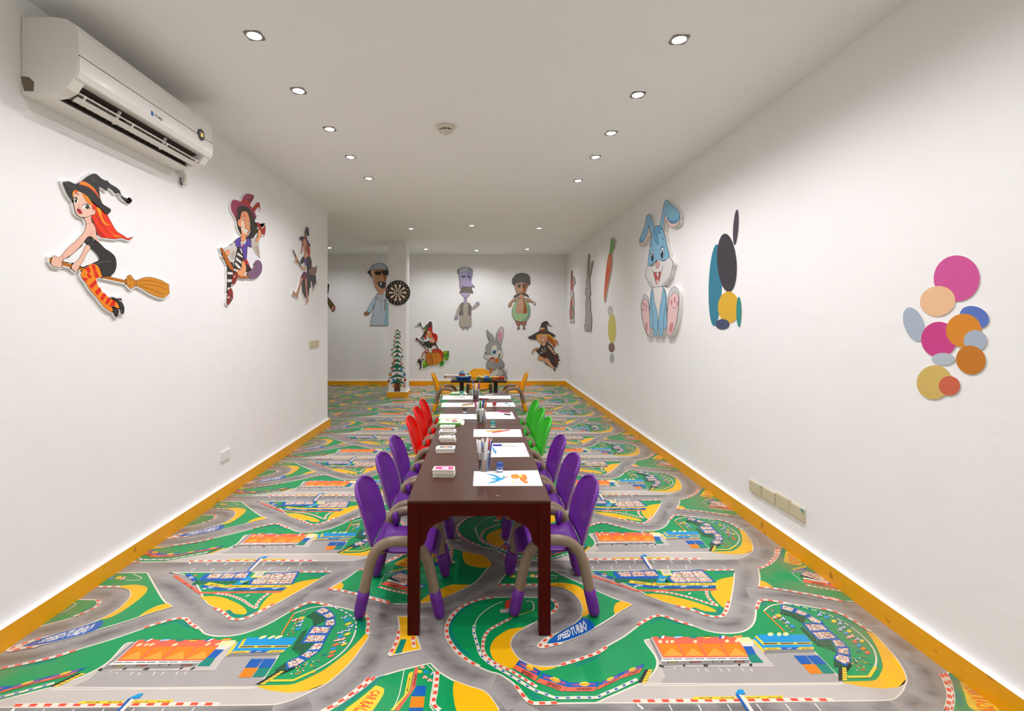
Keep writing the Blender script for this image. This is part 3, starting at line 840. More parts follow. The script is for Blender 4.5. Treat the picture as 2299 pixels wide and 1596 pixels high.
            for i in range(n + 1):
                u = i / n; lines.append([tuple(pts[0][k] * (1 - u) + pts[1][k] * u for k in (0, 1)), tuple(pts[-1][k] * (1 - u) + pts[2][k] * u for k in (0, 1))])
            for i in range(n): lines.append([lines[i][0], lines[i + 1][1]])
            for a in lines:
                for q in stroke(a, .0018): em('k', q, .3)
        elif op == 'D':
            wd, n = float(args[1]), int(args[2])
            for i in range(1, n):
                u = i / n; a = [tuple(pts[0][k] * (1 - u) + pts[3][k] * u for k in (0, 1)), tuple(pts[1][k] * (1 - u) + pts[2][k] * u for k in (0, 1))]
                for q in stroke(a, wd): em(args[0], q)
    keys = list(FCOL); V = []; Fc = []; MI = []; WR = []
    x0, x1, y0, y1 = XFL, XR - .004, YF, YB - .004
    def clip(poly, wr):
        pv = [(p[0], p[1], w_) for p, w_ in zip(poly, wr)]
        for ax, lim, sg in ((0, x1, 1), (0, x0, -1), (1, y1, 1), (1, y0, -1)):
            if all(sg * (p[ax] - lim) <= 0 for p in pv): continue
            out = []
            for i in range(len(pv)):
                a, b = pv[i - 1], pv[i]; ia, ib = sg * (a[ax] - lim) <= 0, sg * (b[ax] - lim) <= 0
                if ia != ib:
                    f = (lim - a[ax]) / (b[ax] - a[ax]); out.append(tuple(a[k] + (b[k] - a[k]) * f for k in range(3)))
                if ib: out.append(b)
            pv = out
            if len(pv) < 3: return None
        return pv
    # base sheet
    V += [(x0, y0, 0), (x1, y0, 0), (x1, y1, 0), (x0, y1, 0)]; Fc.append((0, 1, 2, 3)); MI.append(keys.index('a')); WR += [0, 0, 0, 0]
    nl = max(s[0] for s in shapes); h = 0.0022 / nl
    for L, key, poly, wr in shapes:
        bx0 = min(p[0] for p in poly); bx1 = max(p[0] for p in poly); by0 = min(p[1] for p in poly); by1 = max(p[1] for p in poly)
        A = sum(poly[i - 1][0] * poly[i][1] - poly[i][0] * poly[i - 1][1] for i in range(len(poly)))
        tiny = (bx1 - bx0) < .03 and (by1 - by0) < .03
        w0 = wr or (0,) * len(poly)
        if A < 0: poly = poly[::-1]; w0 = w0[::-1]
        for i in range(-4, 3):
            for j in range(-5, 12):
                dx, dy = i * LA[0] + j * LB[0], i * LA[1] + j * LB[1]
                if bx1 + dx < x0 or bx0 + dx > x1 or by1 + dy < y0 or by0 + dy > y1: continue
                if bx1 + dx < XL - .02 and by1 + dy < YLE - .02: continue
                if by1 + dy < 1.2 and (tiny or key in 'kwxn'): continue          # under the viewer's feet: only the big shapes
                if tiny and by0 + dy > 7.2: continue
                pv = clip([(p[0] + dx, p[1] + dy) for p in poly], w0)
                if not pv: continue
                o = len(V); V += [(p[0], p[1], 0.0002 + L * h) for p in pv]; WR += [p[2] for p in pv]
                Fc.append(tuple(range(o, o + len(pv)))); MI.append(keys.index(key))
    me = bpy.data.meshes.new('floor'); me.from_pydata(V, [], Fc)
    for k in keys: me.materials.append(floor_shader(k))
    me.polygons.foreach_set('material_index', MI)
    at = me.attributes.new('wear', 'FLOAT', 'POINT'); at.data.foreach_set('value', WR)
    me.update(); o = obj('floor', me); o['kind'] = 'structure'; o['label'] = 'vinyl floor printed with race tracks, stands and green islands'
    return o, len(Fc)
_fl, _nf = build_floor(); print('floor faces', _nf)
# ================================================================ painted cut-outs and stickers on the walls
def ink(h): return solid(h, .42, .03, scale=30)
def cutout(name, label, cat, crop, plane, pos, thick, border, text, edge='f3f1ef', dz=.00009, outline='2c2622', group=None):
    """plane 'X' or 'Y'; pos = wall coordinate, s = direction out of the wall"""
    x0, y0, sc = crop
    s = {('X', True): 1, ('X', False): -1}.get((plane, pos < 0), -1)
    face = pos + s * thick
    def mp(p, d=0.0):
        px, py = x0 + p[0] * sc, y0 + p[1] * sc
        if plane == 'X': q = onX(px, py, face); return (q[0] + s * d, q[1], q[2])
        q = onY(px, py, face); return (q[0], q[1] + s * d, q[2])
    def back(p):
        q = mp(p); return ((pos + s * .0004, q[1], q[2]) if plane == 'X' else (q[0], pos + s * .0004, q[2]))
    parts = []; boards = []; k = 0
    for line in text.strip().split('\n'):
        line = line.strip()
        if not line: continue
        if line[0] == '#': parts.append((line[1:].strip(), [])); continue
        tk = line.split(); op = tk[0]; col = tk[1]; ow = 0
        if '+' in col: col, ow = col.split('+'); ow = float(ow)
        if not parts: parts.append(('print', []))
        if op.isupper():                                   # every solid shape opens a part of its own
            if parts[-1][1]: parts.append((parts[-1][0], []))
        L = parts[-1][1]; k += 1; d = k * dz
        lo = op.lower()
        if lo in 'ps':
            pts, cor = parse_pts(tk[2:]); P = smooth_closed(pts, cor, 4) if lo == 'p' else pts
            if op.isupper(): boards.append(P)
            L.append((col, P, d))
            if ow: L += [(outline, q, d + dz * .5) for q in stroke(P, ow, True)]
        elif lo == 'l':
            w_ = float(tk[2]); pts, cor = parse_pts(tk[3:]); P = smooth_closed(pts, cor, 4, False) if len(pts) > 2 else pts
            if op == 'L': q = stroke(P, w_); boards += q
            L += [(col, q, d) for q in stroke(P, w_)]
        elif lo == 'e':
            for t in tk[2:]:
                a = [float(v) for v in t.split(',')]; P = ellipse(*a[:4], a[4] if len(a) > 4 else 0)
                if op == 'E': boards.append(P)
                L.append((col, P, d))
                if ow: L += [(outline, q, d + dz * .5) for q in stroke(P, ow, True)]
        elif lo == 't':
            pts, _ = parse_pts(tk[3:]); L += [(col, q, d) for q in text_in_quad(tk[2].replace('~', ' '), pts, 1)]
    allp = [mp(p) for _, L in parts for _, P, _ in L for p in P]
    c = [sum(p[i] for p in allp) / len(allp) for i in range(3)]; base = (pos, c[1], min(p[2] for p in allp)) if plane == 'X' else (c[0], pos, min(p[2] for p in allp))
    t = thing(name, label, cat, base, 0, group)
    B = MB(); off = lambda q: (q[0] - base[0], q[1] - base[1], q[2] - base[2])
    for P in boards:
        Q = offset_poly(P, border) if border else P
        B.prism(Q, lambda *p: off(back(p)), lambda *p: off(mp(p)))
    B.build('board', solid(edge, .5, .02), t, fix=True)
    for pn, L in parts:
        m = MB(); mats = []; idx = {}
        for col, P, d in L:
            if col not in idx: idx[col] = len(mats); mats.append(ink(col))
            A = [off(mp(p, d)) for p in P]
            a2 = sum(P[i - 1][0] * P[i][1] - P[i][0] * P[i - 1][1] for i in range(len(P)))
            flip = (a2 < 0)
            if plane == 'X' and s < 0: flip = (a2 < 0)
            m.add(A, [tuple(range(len(A)))[::-1] if not flip else tuple(range(len(A)))], idx[col])
        m.build({'leaves': 'leaf', 'branches': 'branch'}.get(pn, pn[:-1] if pn in ('arms', 'legs', 'hands', 'ears', 'feet', 'boots', 'shoes', 'sleeves', 'ornaments', 'carrots', 'stockings', 'hat_tails', 'glasses_arms') else pn), mats, t, fix=False)
    return t
LW, RW, BW_ = ('X', XL), ('X', XR), ('Y', YB)
cutout('witch_cutout', 'red-haired witch riding a broom, big cut-out on left wall under the air conditioner', 'wall decoration', (90, 370, .22562), *LW, .011, 12, """
#backing
S f4f2f2 235,965 450,780 585,950 500,990 420,1015 330,975
#broom
S c4741a 90,925 440,1030 430,1057 92,965
l 8a4a10 4 100,945 430,1042
S c4741a 640,1100 860,1150 850,1178 620,1128
l 8a4a10 4 660,1120 850,1163
P d68a20+3 865,1110 900,1095! 950,1150 1020,1125 1100,1118 1210,1150! 1280,1190! 1285,1280! 1220,1325 1110,1290 1010,1230 950,1205 905,1238! 860,1190
l 8a4a10 6 930,1140 945,1180 940,1215
l 8a4a10 6 955,1145 965,1185 960,1210
l a8600f 5 980,1160 1100,1150 1250,1200
l a8600f 5 985,1190 1120,1195 1270,1240
l a8600f 5 985,1205 1110,1240 1230,1290
l 7a420c 4 880,1120 905,1150
l 7a420c 4 880,1210 905,1185
#hair
P ee360d+3 500,500 505,430 480,390 500,365 560,410 620,450 660,490 710,580 760,660 830,705 870,730 925,715! 880,748 810,728 740,738 660,728 600,718 560,670 540,600 520,540
p c4200a 520,540 580,630 650,722 600,715 560,660
p c4200a 545,470 600,560 690,690 650,650 580,560
p f7a51c 560,425 600,440 610,510 650,580 710,600! 640,592 600,525 575,470
p f58a16 690,640 730,690 820,718! 740,712
#body
P f1bfa8+3 435,520 500,505 510,560 545,620 555,680 580,775! 490,710 430,770 380,830 300,900 220,950 205,1020 130,1010 105,980 130,905 190,920 270,830 350,760 430,670 455,590
P f1bfa8+3 480,800 500,830 460,880 430,950 395,1000 355,1062 310,1030 320,990 380,940 430,850 450,800
l b06a55 3 440,600 455,590 500,575 530,580 545,615
l b06a55 3 520,665 480,720 430,760
l b06a55 3 215,900 225,940 205,1020
#dress
P 2f2d2d 440,750! 490,710! 530,755 590,780 640,830 700,870 745,920 757,1000 735,1070 690,1105 615,1118! 600,1040 535,985 590,945 560,890 500,820
l 8a8686 3 470,790 500,795 520,785
l 8a8686 3 540,990 620,965 700,962
#stockings
P f58b15 535,982! 580,1020 615,1118! 560,1128 560,1170 600,1250 680,1320 760,1370 787,1425! 760,1425 705,1395 722,1455! 700,1460 640,1420 560,1320 490,1240 450,1170 415,1130 402,1080 440,1030 500,990
s e0200f 440,1030 478,1008 500,1060 478,1082
s e0200f 505,1000 535,982 555,1050 530,1065
s e0200f 455,1085 480,1078 512,1122 480,1128
s e0200f 530,1065 560,1060 582,1120 545,1126
s e0200f 415,1118 470,1130 455,1165 425,1140
s e0200f 480,1205 548,1142 562,1175 508,1232
s e0200f 540,1262 588,1215 605,1250 565,1300
s e0200f 590,1325 630,1272 655,1298 615,1355
s e0200f 640,1372 672,1315 700,1338 665,1395
s e0200f 680,1410 715,1345 745,1360 735,1405
#shoes
P 2b2727 700,1312 755,1330! 790,1328 782,1350 810,1370 832,1420 825,1482 798,1472 790,1430 760,1370
P 2b2727 718,1425 770,1440 772,1500 750,1512 725,1470
l 777 3 795,1440 805,1470
#face
P f3c6b2+3 335,262 410,268 440,330 500,380 515,440 540,452 538,490 505,500 480,512 440,522 390,516 350,480 335,430 325,360
e ffffff 350,352,18,32 450,415,36,24
e 4a5a40 347,352,13,27 460,416,21,24
e 151515 346,352,8,16 461,417,11,13
e ffffff 343,342,4,6 453,408,5,5
l 151515 6 330,330 350,322 366,345
l 151515 6 412,412 430,392 460,392 488,440
l 3a2018 5 336,290 355,282 376,302
p 8e0f1e 358,438 385,440 412,478 388,488 365,470
p c41a2a 365,455 395,460 405,477 380,480
l b87a66 3 380,395 372,412 392,430
l b87a66 3 505,460 520,455 528,470
#fringe
p f59a18 312,250 345,246 330,275 318,322! 308,290
p f2660e 330,250 370,258 350,285
p f28a16 412,280 450,300 500,370 520,410! 470,385 435,335
#hat
P 2d2b2b 216,170! 275,165 340,192! 400,165 440,130 480,105 520,88 555,95 600,135 640,158! 655,152! 690,190 750,225 785,260 800,300 850,340 868,355! 845,357 810,330 775,278 745,287! 715,250 668,218! 655,260! 625,235 575,210! 580,260 588,330! 615,390 692,440 685,475 648,488 600,440 540,390 480,330 420,285 380,264 330,250 308,300 325,368! 290,330 260,280 235,220
p e4551a 372,195! 400,165 450,172 520,225 560,280 590,348! 545,290 480,230 420,205
p f8921e 380,190 410,168 450,178 515,222 540,262 480,215 420,198
L 2d2b2b 6 850,345 880,374 902,355 885,340 872,358
l 777 3 490,115 540,170
l 777 3 230,175 290,215 340,225
""")
cutout('pirate_witch_cutout', 'smiling witch cut-out in maroon hat and purple vest, middle one on the left wall', 'wall decoration', (480, 420, .17544), *LW, .011, 10, """
#backing
S eceaf0 430,775 560,760 585,930 540,940 470,1040 420,960
S f1efef 120,800 280,700 290,960 200,960
#hat_tails
P a82a22 500,265 545,200! 585,195! 600,300! 570,255 520,315
P a82a22 545,460 575,455 600,500 625,530 655,475! 662,545 650,620! 610,590 575,530
#hat
P a03a58 215,235 230,180 260,160 310,172 350,190! 370,130 400,95 440,85 500,100 510,130 490,180 460,225! 500,280 530,340 540,400 490,400 440,300 330,240 300,300 285,420! 250,350 225,300
p 7a2b45 300,260 340,235 450,270 520,330 535,400 490,400 440,310 340,270 310,330 290,400 285,330
p b8281f 345,190 370,165 440,180 470,215 455,235 400,215
p 7f3048 420,150 470,145 510,110 512,135 490,180 465,205 440,180
#hair
P 322a24 300,330 310,270 360,240 430,255 470,310 510,400 545,490 555,560 510,640 460,665 420,650 470,560 450,400 380,320 330,370 325,480 345,600 310,540 290,440
l 322a24 5 510,400 560,360
l 322a24 5 520,420 545,410
#face
P ef9c6c+3 350,330 385,308 425,320 450,380 465,480 455,560 420,620 400,680 345,690 350,600 340,520 310,490 305,430 335,400
p f7d9c4 350,440 380,430 395,530 420,600 380,590 350,540
e ffffff 380,418,12,22 440,470,8,16
e 4a4a80 382,420,8,16 441,472,5,11
e 111 383,422,4,9
l 2a201a 5 360,385 385,365 405,385
l 2a201a 4 430,445 450,430
p ffffff+3 398,520 415,540 440,560 420,580 402,560
l 8a2a1a 4 395,515 430,555 438,575
l b56a48 3 405,480 418,490 408,505
l 2a201a 5 335,515 365,512
#blouse
P c9bfb2 470,690 560,640 575,760 585,900! 540,860 500,790 475,740
p b3a798 520,760 570,770 582,890 545,840
P d6cec6 185,770 265,700 300,760 285,850 230,950 190,880 120,850 130,800
p b9aea2 210,860 260,810 270,860 235,940
#vest
P 5b45a0+3 265,700 310,650 345,640! 335,700 345,760! 400,720 430,650! 470,680 475,765! 425,760 415,930! 370,930 340,820 300,790
l c02a4a 5 335,720 385,740
l c02a4a 5 340,745 380,715
l c02a4a 5 345,770 390,745
#skirt
P b01e20 375,930 420,930 460,1020 470,1060 430,1070 400,1000
P 2a1a18 400,990 440,1000 470,1062 410,1078
#arms
P f0a070+3 555,640 560,560 590,540 605,590 595,640 550,700 530,680
P f0a070+3 110,850 180,800 200,840 170,880 130,910 105,890
#legs
P 2e2622 300,770 330,765 370,850 385,960 360,1050 300,1050 270,1100 245,1080 250,1000 270,900
P f0a06a 365,940 405,1010 400,1090 360,1150 310,1130 290,1050 340,1060
P 2e2622 170,1010 235,970 230,1100 205,1340 165,1340 168,1180
s e8e2dc 300,835 360,880 365,905 292,865
s e8e2dc 280,895 345,950 350,985 275,930
s e8e2dc 268,955 330,1015 345,1055 300,1030 262,985
s e8e2dc 325,785 345,790 360,840 350,850
s e8e2dc 252,1040 300,1070 290,1085 248,1062
s e8e2dc 170,1085 232,1090 230,1120 168,1115
s e8e2dc 168,1180 222,1180 220,1215 168,1215
s e8e2dc 168,1285 212,1285 210,1315 166,1315
#boots
P 8c2a24 245,1100 290,1100 300,1140 270,1230 235,1240 222,1190
P 8c2a24 170,1345 205,1290 235,1330 238,1430 222,1430 215,1370 200,1480 175,1510 160,1480
s f0e8e4 168,1405 195,1395 190,1415 165,1425
s f0e8e4 245,1140 270,1130 250,1160
#broom
P b8641a+3 78,785 100,778 245,1040 235,1075 165,1000 115,880
P b8641a+3 300,1120 360,1150 440,1120 440,1155 380,1170 300,1150
P 80607f+3 420,1100 500,1030 530,945 590,950! 610,1000 600,1090 540,1160 450,1170! 440,1130
l 8f2a3a 6 455,1090 480,1150
l 8f2a3a 6 505,1045 540,1120
l 6a4a6a 4 540,970 560,1080
l 6a4a6a 4 575,970 590,1060
""")
cutout('barefoot_witch_cutout', 'barefoot witch cut-out in dark ragged dress with blue hat, farthest on left wall', 'wall decoration', (645, 500, .12528), *LW, .011, 8, """
#cape
P 3a3233 350,620 410,610 440,720 435,820 510,950 520,1060 540,1110! 505,1080 490,1180! 480,1090 465,1240! 440,1080 425,1040 380,1000 350,850
P 40343a 255,1000 300,900 380,920 410,1000 425,1150 400,1180 385,1320! 350,1270 320,1360! 290,1290 265,1240!
P 3f3133 240,660 300,600 300,700 260,740 235,720
#hair
P b0431f 275,290 340,280 380,400 410,480 405,610! 370,600 340,480 330,400 300,330 275,400 265,540! 245,520 255,410
#hat
P 47405f 215,265 250,245 305,245! 310,150 330,90 365,75 385,120 392,225! 375,215 360,140! 350,260 380,340 415,400 410,430! 380,425 350,360 330,300 300,270 270,330! 225,310
e c98a2a 322,232,20,32
e 2a2233 322,232,11,20
#face
P d99a78+2 290,310 330,300 345,400 330,450 320,520 300,500 285,430
l 4a2a22 4 300,350 320,345
l 8a2a22 4 300,430 315,440
#torso
P d89a76 300,500 330,480 345,640 305,650
P 5a4a8f 300,655 350,645 355,760 320,770
#broom
P 55352a 95,490 110,490 160,600 250,780 235,790 150,640
P 8f6f5f+2 385,830 410,820 450,790 500,800 535,760! 515,900 460,945 400,920 385,880
l 5a3f35 4 430,850 500,860
l 5a3f35 4 430,890 490,880
#arms
P d99a78+2 140,650 155,590 180,640 170,720 140,690
P d99a78+2 250,780 280,800 320,800 325,835 280,845 255,815
#skirt
P 6f2f55 240,980 290,880 340,890 360,990 330,1010 300,1000
#legs
P cf956f+2 240,980 280,1000 260,1060 195,1270 170,1250 220,1080
P c48f70+2 105,1220 140,1255 190,1260 185,1360! 140,1320 100,1300 95,1260
P c98f6f+2 310,1005 345,1010 350,1200 375,1340 370,1420 340,1440 335,1300
""")
cutout('hidden_figure_cutout', 'brown sleeve and hand of cut-out mostly hidden behind end of left wall', 'wall decoration', (645, 500, .12528), *BW_, .02, 3, """
#sleeve
P 5f5330+7 560,1400 640,1290 720,1330 780,1400 835,1485 770,1525! 720,1440 650,1420
#hand
P b9785a+7 785,1530 800,1495 840,1480 855,1520 840,1570 805,1580
#vest
P 3a2a24 640,1110 745,1105! 735,1200 720,1280 650,1330
""", edge='3a3028', outline='1f1a16')
cutout('dishdasha_man_cutout', 'man cut-out in white cap, sunglasses and pale blue robe beside the column', 'wall decoration', (810, 585, .09709), *BW_, .012, 3, """
#glasses_arms
P 3a3a30 155,262 245,218 262,385 200,320
P 3a3a30 600,225 645,240 645,300 590,360
#robe
P b9c3cf+8 340,830 430,770 560,800 600,900 640,1060 640,1500! 215,1500! 270,1250 320,1000
p 8fb4bf 565,920 600,900 640,1060 640,1500! 530,1490 560,1250
P aecbd8+8 345,830 335,960 215,1215! 130,1165! 240,980
#scarf
P c3c6cc+8 345,820 400,765 470,780 540,770 580,830 560,900 480,925 390,890
l 6a6a70 6 370,815 430,870 530,860
l 6a6a70 6 385,790 450,835 540,820
S c3c6cc+8 500,925 575,905 575,1138 465,1138
s a08a80 545,915 575,905 575,1138 540,1138
#hand
P a8714f+8 75,1225 100,1190 160,1185 195,1215 170,1250 105,1260
#head
P c9926f+8 240,210 620,210 600,340 575,470 585,505! 575,610 560,690 490,735 400,710 330,610 280,430
p d9bfb0 245,215 300,215 300,470 340,600 290,470
p a8623a 490,215 610,215 590,330 560,470 520,350
l 5a3020 6 480,215 500,300 560,450 580,495
P c9926f 410,715 505,715 500,785 410,780
p 3f4036+5 385,500 555,495 555,630 500,640 430,600 395,550
s d8dbe0 445,505 485,505 480,570 450,565
#sunglasses
p 33302a 320,260 470,245 470,310 430,335 360,330
p 33302a 500,245 640,225 620,320 540,330 510,300
#cap
P bfc6d0+8 232,215 250,140 330,80 440,62 550,85 615,160 618,212 430,200
p 8fb0bd 545,90 610,160 618,210 570,205 560,140
l 6a6f78 5 298,110 298,205
""", edge='8f9aa2', outline='33363c')
cutout('purple_man_cutout', 'purple-faced man cut-out with brown moustache and grey vest, middle of back wall', 'wall decoration', (1010, 590, .09714), *BW_, .012, 3, """
#sleeves
P b9b1a7+6 240,960 240,1080 185,1250! 125,1240! 170,1080
P b9b1a7+6 450,950 530,1020 600,930 655,985! 530,1070 470,1020
#hands
P a59bc0+6 105,1290 120,1255 175,1250 178,1290 140,1312
P a59bc0+6 615,910 655,900 680,940 660,980 620,950
#feet
P a59bc0+6 285,1475 325,1475 338,1515 310,1530 285,1515
P a59bc0+6 380,1475 425,1475 432,1515 400,1530 375,1515
#robe
P b3aa9c+6 300,930 430,930 480,1050 495,1450 480,1470 240,1470 230,1200 240,1050
l 8f877b 5 290,1220 285,1450
l 8f877b 5 330,1000 325,1450
l 8f877b 5 370,950 370,1460
l 8f877b 5 415,1000 418,1460
l 8f877b 5 455,1220 465,1450
#vest
P 7d756c+6 250,950 310,920 300,1080 305,1215! 230,1210! 235,1050
P 7d756c+6 425,930 460,950 490,1050 490,1215! 420,1210! 430,1080
#head
P a79dbd+6 215,240 370,210 520,240 500,380 490,450 575,555! 460,560 250,600 225,420
P b0a6c6+6 265,680 460,680 440,750 390,795 390,930 365,945 330,925 330,795 290,750
p 8d82ae 400,225 520,240 500,350 490,440 400,330
p 8d82ae 335,800 385,800 385,850
l 6a5f80 5 280,490 300,545 570,548
p 5b5860 258,320 310,288 370,312 320,345
p 5b5860 385,312 440,292 488,330 470,355 420,345
#moustache
S 746d62+5 290,545 495,560 540,692 220,688
#cap
P b3b7bd+6 180,200 210,140 290,105 380,98 480,120 530,180 525,245! 440,220 340,208 215,242
p 8f8f92 430,110 525,170 522,240 430,215
p 5f3a2a 178,200 215,140 190,260
""", edge='8f8a86', outline='4a4650')
cutout('curly_man_cutout', 'curly-haired man cut-out with big moustache and green vest on back wall', 'wall decoration', (1010, 590, .09714), *BW_, .012, 3, """
#arms
P bb8d74+6 1450,850 1500,825 1600,820 1560,880 1450,900 1430,970 1380,1020 1350,1000 1365,940
P bb8d74+6 1730,825 1830,825 1900,880 1920,915! 1830,905 1770,880
P c8bfb6+6 1905,890 1940,890 1985,930 1980,970 1940,960
#legs
P a2685a+6 1530,1340 1640,1350 1640,1410 1600,1470 1620,1530! 1555,1530! 1580,1460 1540,1420
P a2685a+6 1655,1350 1765,1340 1755,1420 1720,1470 1750,1530! 1680,1530! 1700,1470 1660,1410
#vest
P 9fbf90+7 1580,830 1500,940 1445,1060 1440,1200 1490,1310 1570,1350 1650,1358 1760,1340 1830,1250 1855,1120 1830,980 1720,830
p 7aa284 1790,950 1840,1050 1845,1180 1790,1300 1640,1350 1760,1260 1800,1150
#chest
p c69a82+5 1600,830 1700,830 1760,960 1780,1150 1660,1165 1545,1150 1545,1000
p 9a5c22 1700,830 1760,960 1780,1150 1700,1160 1710,1000
e 3a2a1a 1600,1120,6,6 1625,1100,6,6 1650,1125,6,6 1680,1110,6,6 1705,1120,6,6 1580,1140,6,6 1640,1148,6,6 1690,1145,6,6 1660,1100,5,5 1720,1140,5,5
e 3a2a1a 1605,1020,5,5 1635,985,5,5 1650,1040,5,5
#head
P c4977c+7 1510,480 1800,480 1770,600 1740,720 1700,810 1640,822 1590,810 1545,700
p 9f6a3c 1690,500 1800,490 1770,600 1740,720 1690,700
p a9907f 1512,500 1560,480 1560,600 1590,760 1545,700
s 50504a 1560,500 1640,490 1625,585 1580,575
s 50504a 1675,490 1740,490 1735,580 1690,580
l 7a4a2a 5 1670,480 1695,660 1660,670
l 7a4a2a 5 1620,640 1610,660 1630,675
#moustache
P 5d564f+5 1655,688 1700,700 1790,730 1830,800! 1760,760 1680,740 1655,705 1600,750 1510,800! 1475,795 1490,760 1560,720
#hair
P 5f5c56+5 1500,510 1460,500 1435,450 1450,400 1440,370 1480,330 1500,290 1550,260 1620,240 1680,235 1770,255 1840,310 1855,390 1862,460 1840,510 1800,510 1770,470 1700,440 1620,440 1550,460
""", edge='7d7468', outline='4a3a32')
cutout('pumpkin_witch_cutout', 'red-haired witch cut-out leaning over an orange pumpkin on the back wall', 'wall decoration', (930, 715, .07522), *BW_, .014, 16, """
#backing
S ecebe8 170,620 280,560 370,660 470,700 480,900 360,900
#leaves
P 3f8f2a 870,980 960,965! 1040,965! 1040,1100! 1010,1220 920,1260 870,1200
p a0b020 870,980 960,970 1000,1000 900,1090
p 8fb02a 870,1160 1000,1160 900,1250
P 3f8f2a 760,1350 850,1260 900,1300 860,1400 770,1420
P 55a02a 250,1300 310,1250 370,1300 440,1400 340,1460 265,1490
p a8b81e 255,1320 310,1260 330,1340 290,1400
#pumpkin
P d03a1a+8 520,960 600,900 740,910 830,980 865,1080 850,1200 800,1290 700,1310
P d9821a+8 330,1100 350,1040 440,1020 540,1030 600,1010 690,1010 780,1080 830,1170 830,1260 760,1320 720,1350 650,1390 590,1370 540,1405 440,1390 380,1330 335,1220
p c07010 375,1160 420,1060 500,1040 540,1180 580,1350 530,1400 440,1390 380,1300
l 3a1a10 9 520,1050 535,1200 590,1370
l 3a1a10 9 630,1010 640,1150
l 3a1a10 9 400,1040 370,1150 380,1300
e f6d878 400,1200,8,10 410,1250,8,10 440,1330,8,10 510,1350,8,10 570,1250,8,10 600,1310,8,10 660,1350,8,10 720,1240,10,10 765,1270,8,10 690,1220,8,10
p 7a5a20 590,990 600,930 640,940 640,990
#hair
P c01a14 415,270 500,250 540,330 560,430 640,450 695,520 690,640 660,720 620,660 560,560 520,420 430,360 370,450 365,560 340,640 300,560 370,430
#face
P e08a4a+6 400,350 480,370 530,460 530,590 460,580 390,520 375,430
e ffffff 450,420,26,24 375,510,14,20
e 3a6a2a 458,425,14,16
l 2a1a10 6 430,390 480,410
l 8a3a2a 6 440,545 490,550
#hat
P 4a3a38 10,225! 80,225 120,140 150,190! 205,130! 215,200 270,290! 340,230 370,260! 410,150 470,85 520,110 540,200 530,300! 480,240 420,270 370,430! 300,540 170,605! 260,480 290,380! 250,300 205,230 150,215 130,170 90,225
p 2f9f60 330,300 350,240 385,260 355,340
p e3c23a 280,370 285,320 320,310 330,350 305,385
#arms
P 352a26 190,660 330,690 480,660 540,720 530,860 490,880 480,740 340,740
P e8a27a+5 440,680 500,630 550,640 560,590 600,610 620,700 570,730 500,710
P 5a2a22 560,740 620,720 640,790 560,810
#cloak
P 2e3028 260,740 470,745 470,870 390,870
p 3a4050 210,620 270,585 300,630
#broom
P 6a4a3a 45,590 75,565 110,600 160,650 370,900 340,910 150,720 120,680 60,660
#broom_tail
L 4a2a22 14 600,690 670,825 740,960
#legs
P e8dfd0 350,930 430,900 500,1010 380,1010 300,1060 220,1200 190,1195 220,1090 270,990
s a01a1a 380,915 420,905 440,1010 400,1015
s a01a1a 320,945 350,930 380,1010 350,1020
s a01a1a 280,980 305,960 340,1020 315,1045
s a01a1a 240,1020 262,1005 300,1050 280,1080
s a01a1a 215,1085 235,1060 275,1100 255,1130
s a01a1a 195,1150 210,1130 245,1150 225,1190
#boots
P 3a2424 140,1190 175,1220 200,1260 235,1230 290,1190 300,1210 220,1290 210,1480 140,1520! 170,1440 140,1330 80,1290! 110,1250
""", edge='efeeec')
cutout('blonde_witch_cutout', 'blonde witch cut-out in ragged brown dress near right corner of back wall', 'wall decoration', (1180, 715, .07522), *BW_, .014, 5, """
#dress
P 3d312c 470,740 620,690 720,760 830,880 870,1010 980,1060! 960,1110 1010,1150! 970,1190 1035,1250! 960,1290 985,1360! 940,1400 960,1460! 850,1450 700,1420 570,1330! 600,1250 480,1150 380,1040 310,960! 340,900 430,870
p 6a2a20 900,1100 960,1250 930,1400 870,1250
p 7a1a18 590,1190 620,1080 660,1080 650,1180
p 4a1f1f 420,1100 560,1040 600,1060 560,1170
#hair
P e0a01c 320,480 450,460 640,460 760,510 850,610 940,670 970,740 950,800! 920,720 880,700 900,800 850,870! 780,760 640,660 480,640 470,730! 390,700 350,630
p b05a1a 640,530 760,570 850,700 900,800 850,865 790,760 640,650
p c06a1a 860,620 950,680 960,770
#face
P d59a76 380,560 430,490 560,480 640,520 640,600 580,680 480,690 410,650
e e9e4e0 410,585,30,22 550,515,34,20
e 6a7a4a 415,582,14,16 552,514,16,14
p ffffff+5 490,640 560,620 540,655 500,660
l 6a3a1a 6 380,545 440,555
l 6a3a1a 6 510,490 580,480
#hat
P 453f42 75,570 200,490 350,410 410,370! 470,170 520,110 610,75 670,110 710,180 790,230! 700,205 630,160! 650,300 680,380! 800,440 895,515! 830,555 720,480 560,455 420,460 330,500 330,630! 180,620
p a8481a 430,370 445,300 570,290 590,370
p f0dfa0 440,320 460,280 565,278 560,300 480,305 455,345
p 6a5a50 580,360 590,300 640,320 650,370
#torso
P cf9a78 470,730 520,690 590,690 610,740 560,820 490,800
p 8a7a68 545,870 580,860 620,1010 580,1000
s e8e2dc 485,880 550,990 520,1010 430,1060 470,960
s 3d312c 490,905 535,990 450,1035
#arms
P cf9a78 370,870 260,900 190,990 205,1080! 230,990 300,930 380,920
P d9a583 650,790 760,860 830,970 850,1040 920,1030 930,1060 850,1075 760,960 680,870
#legs
P cf9468 400,1120 470,1130 570,1190 600,1260! 500,1265 380,1230 360,1180
P d8a078 590,1190 680,1210 760,1340 830,1430 870,1500 840,1510 720,1420 580,1290
P 2a1f1a 850,1500 885,1480 890,1530 855,1568
""", edge='9a928a')
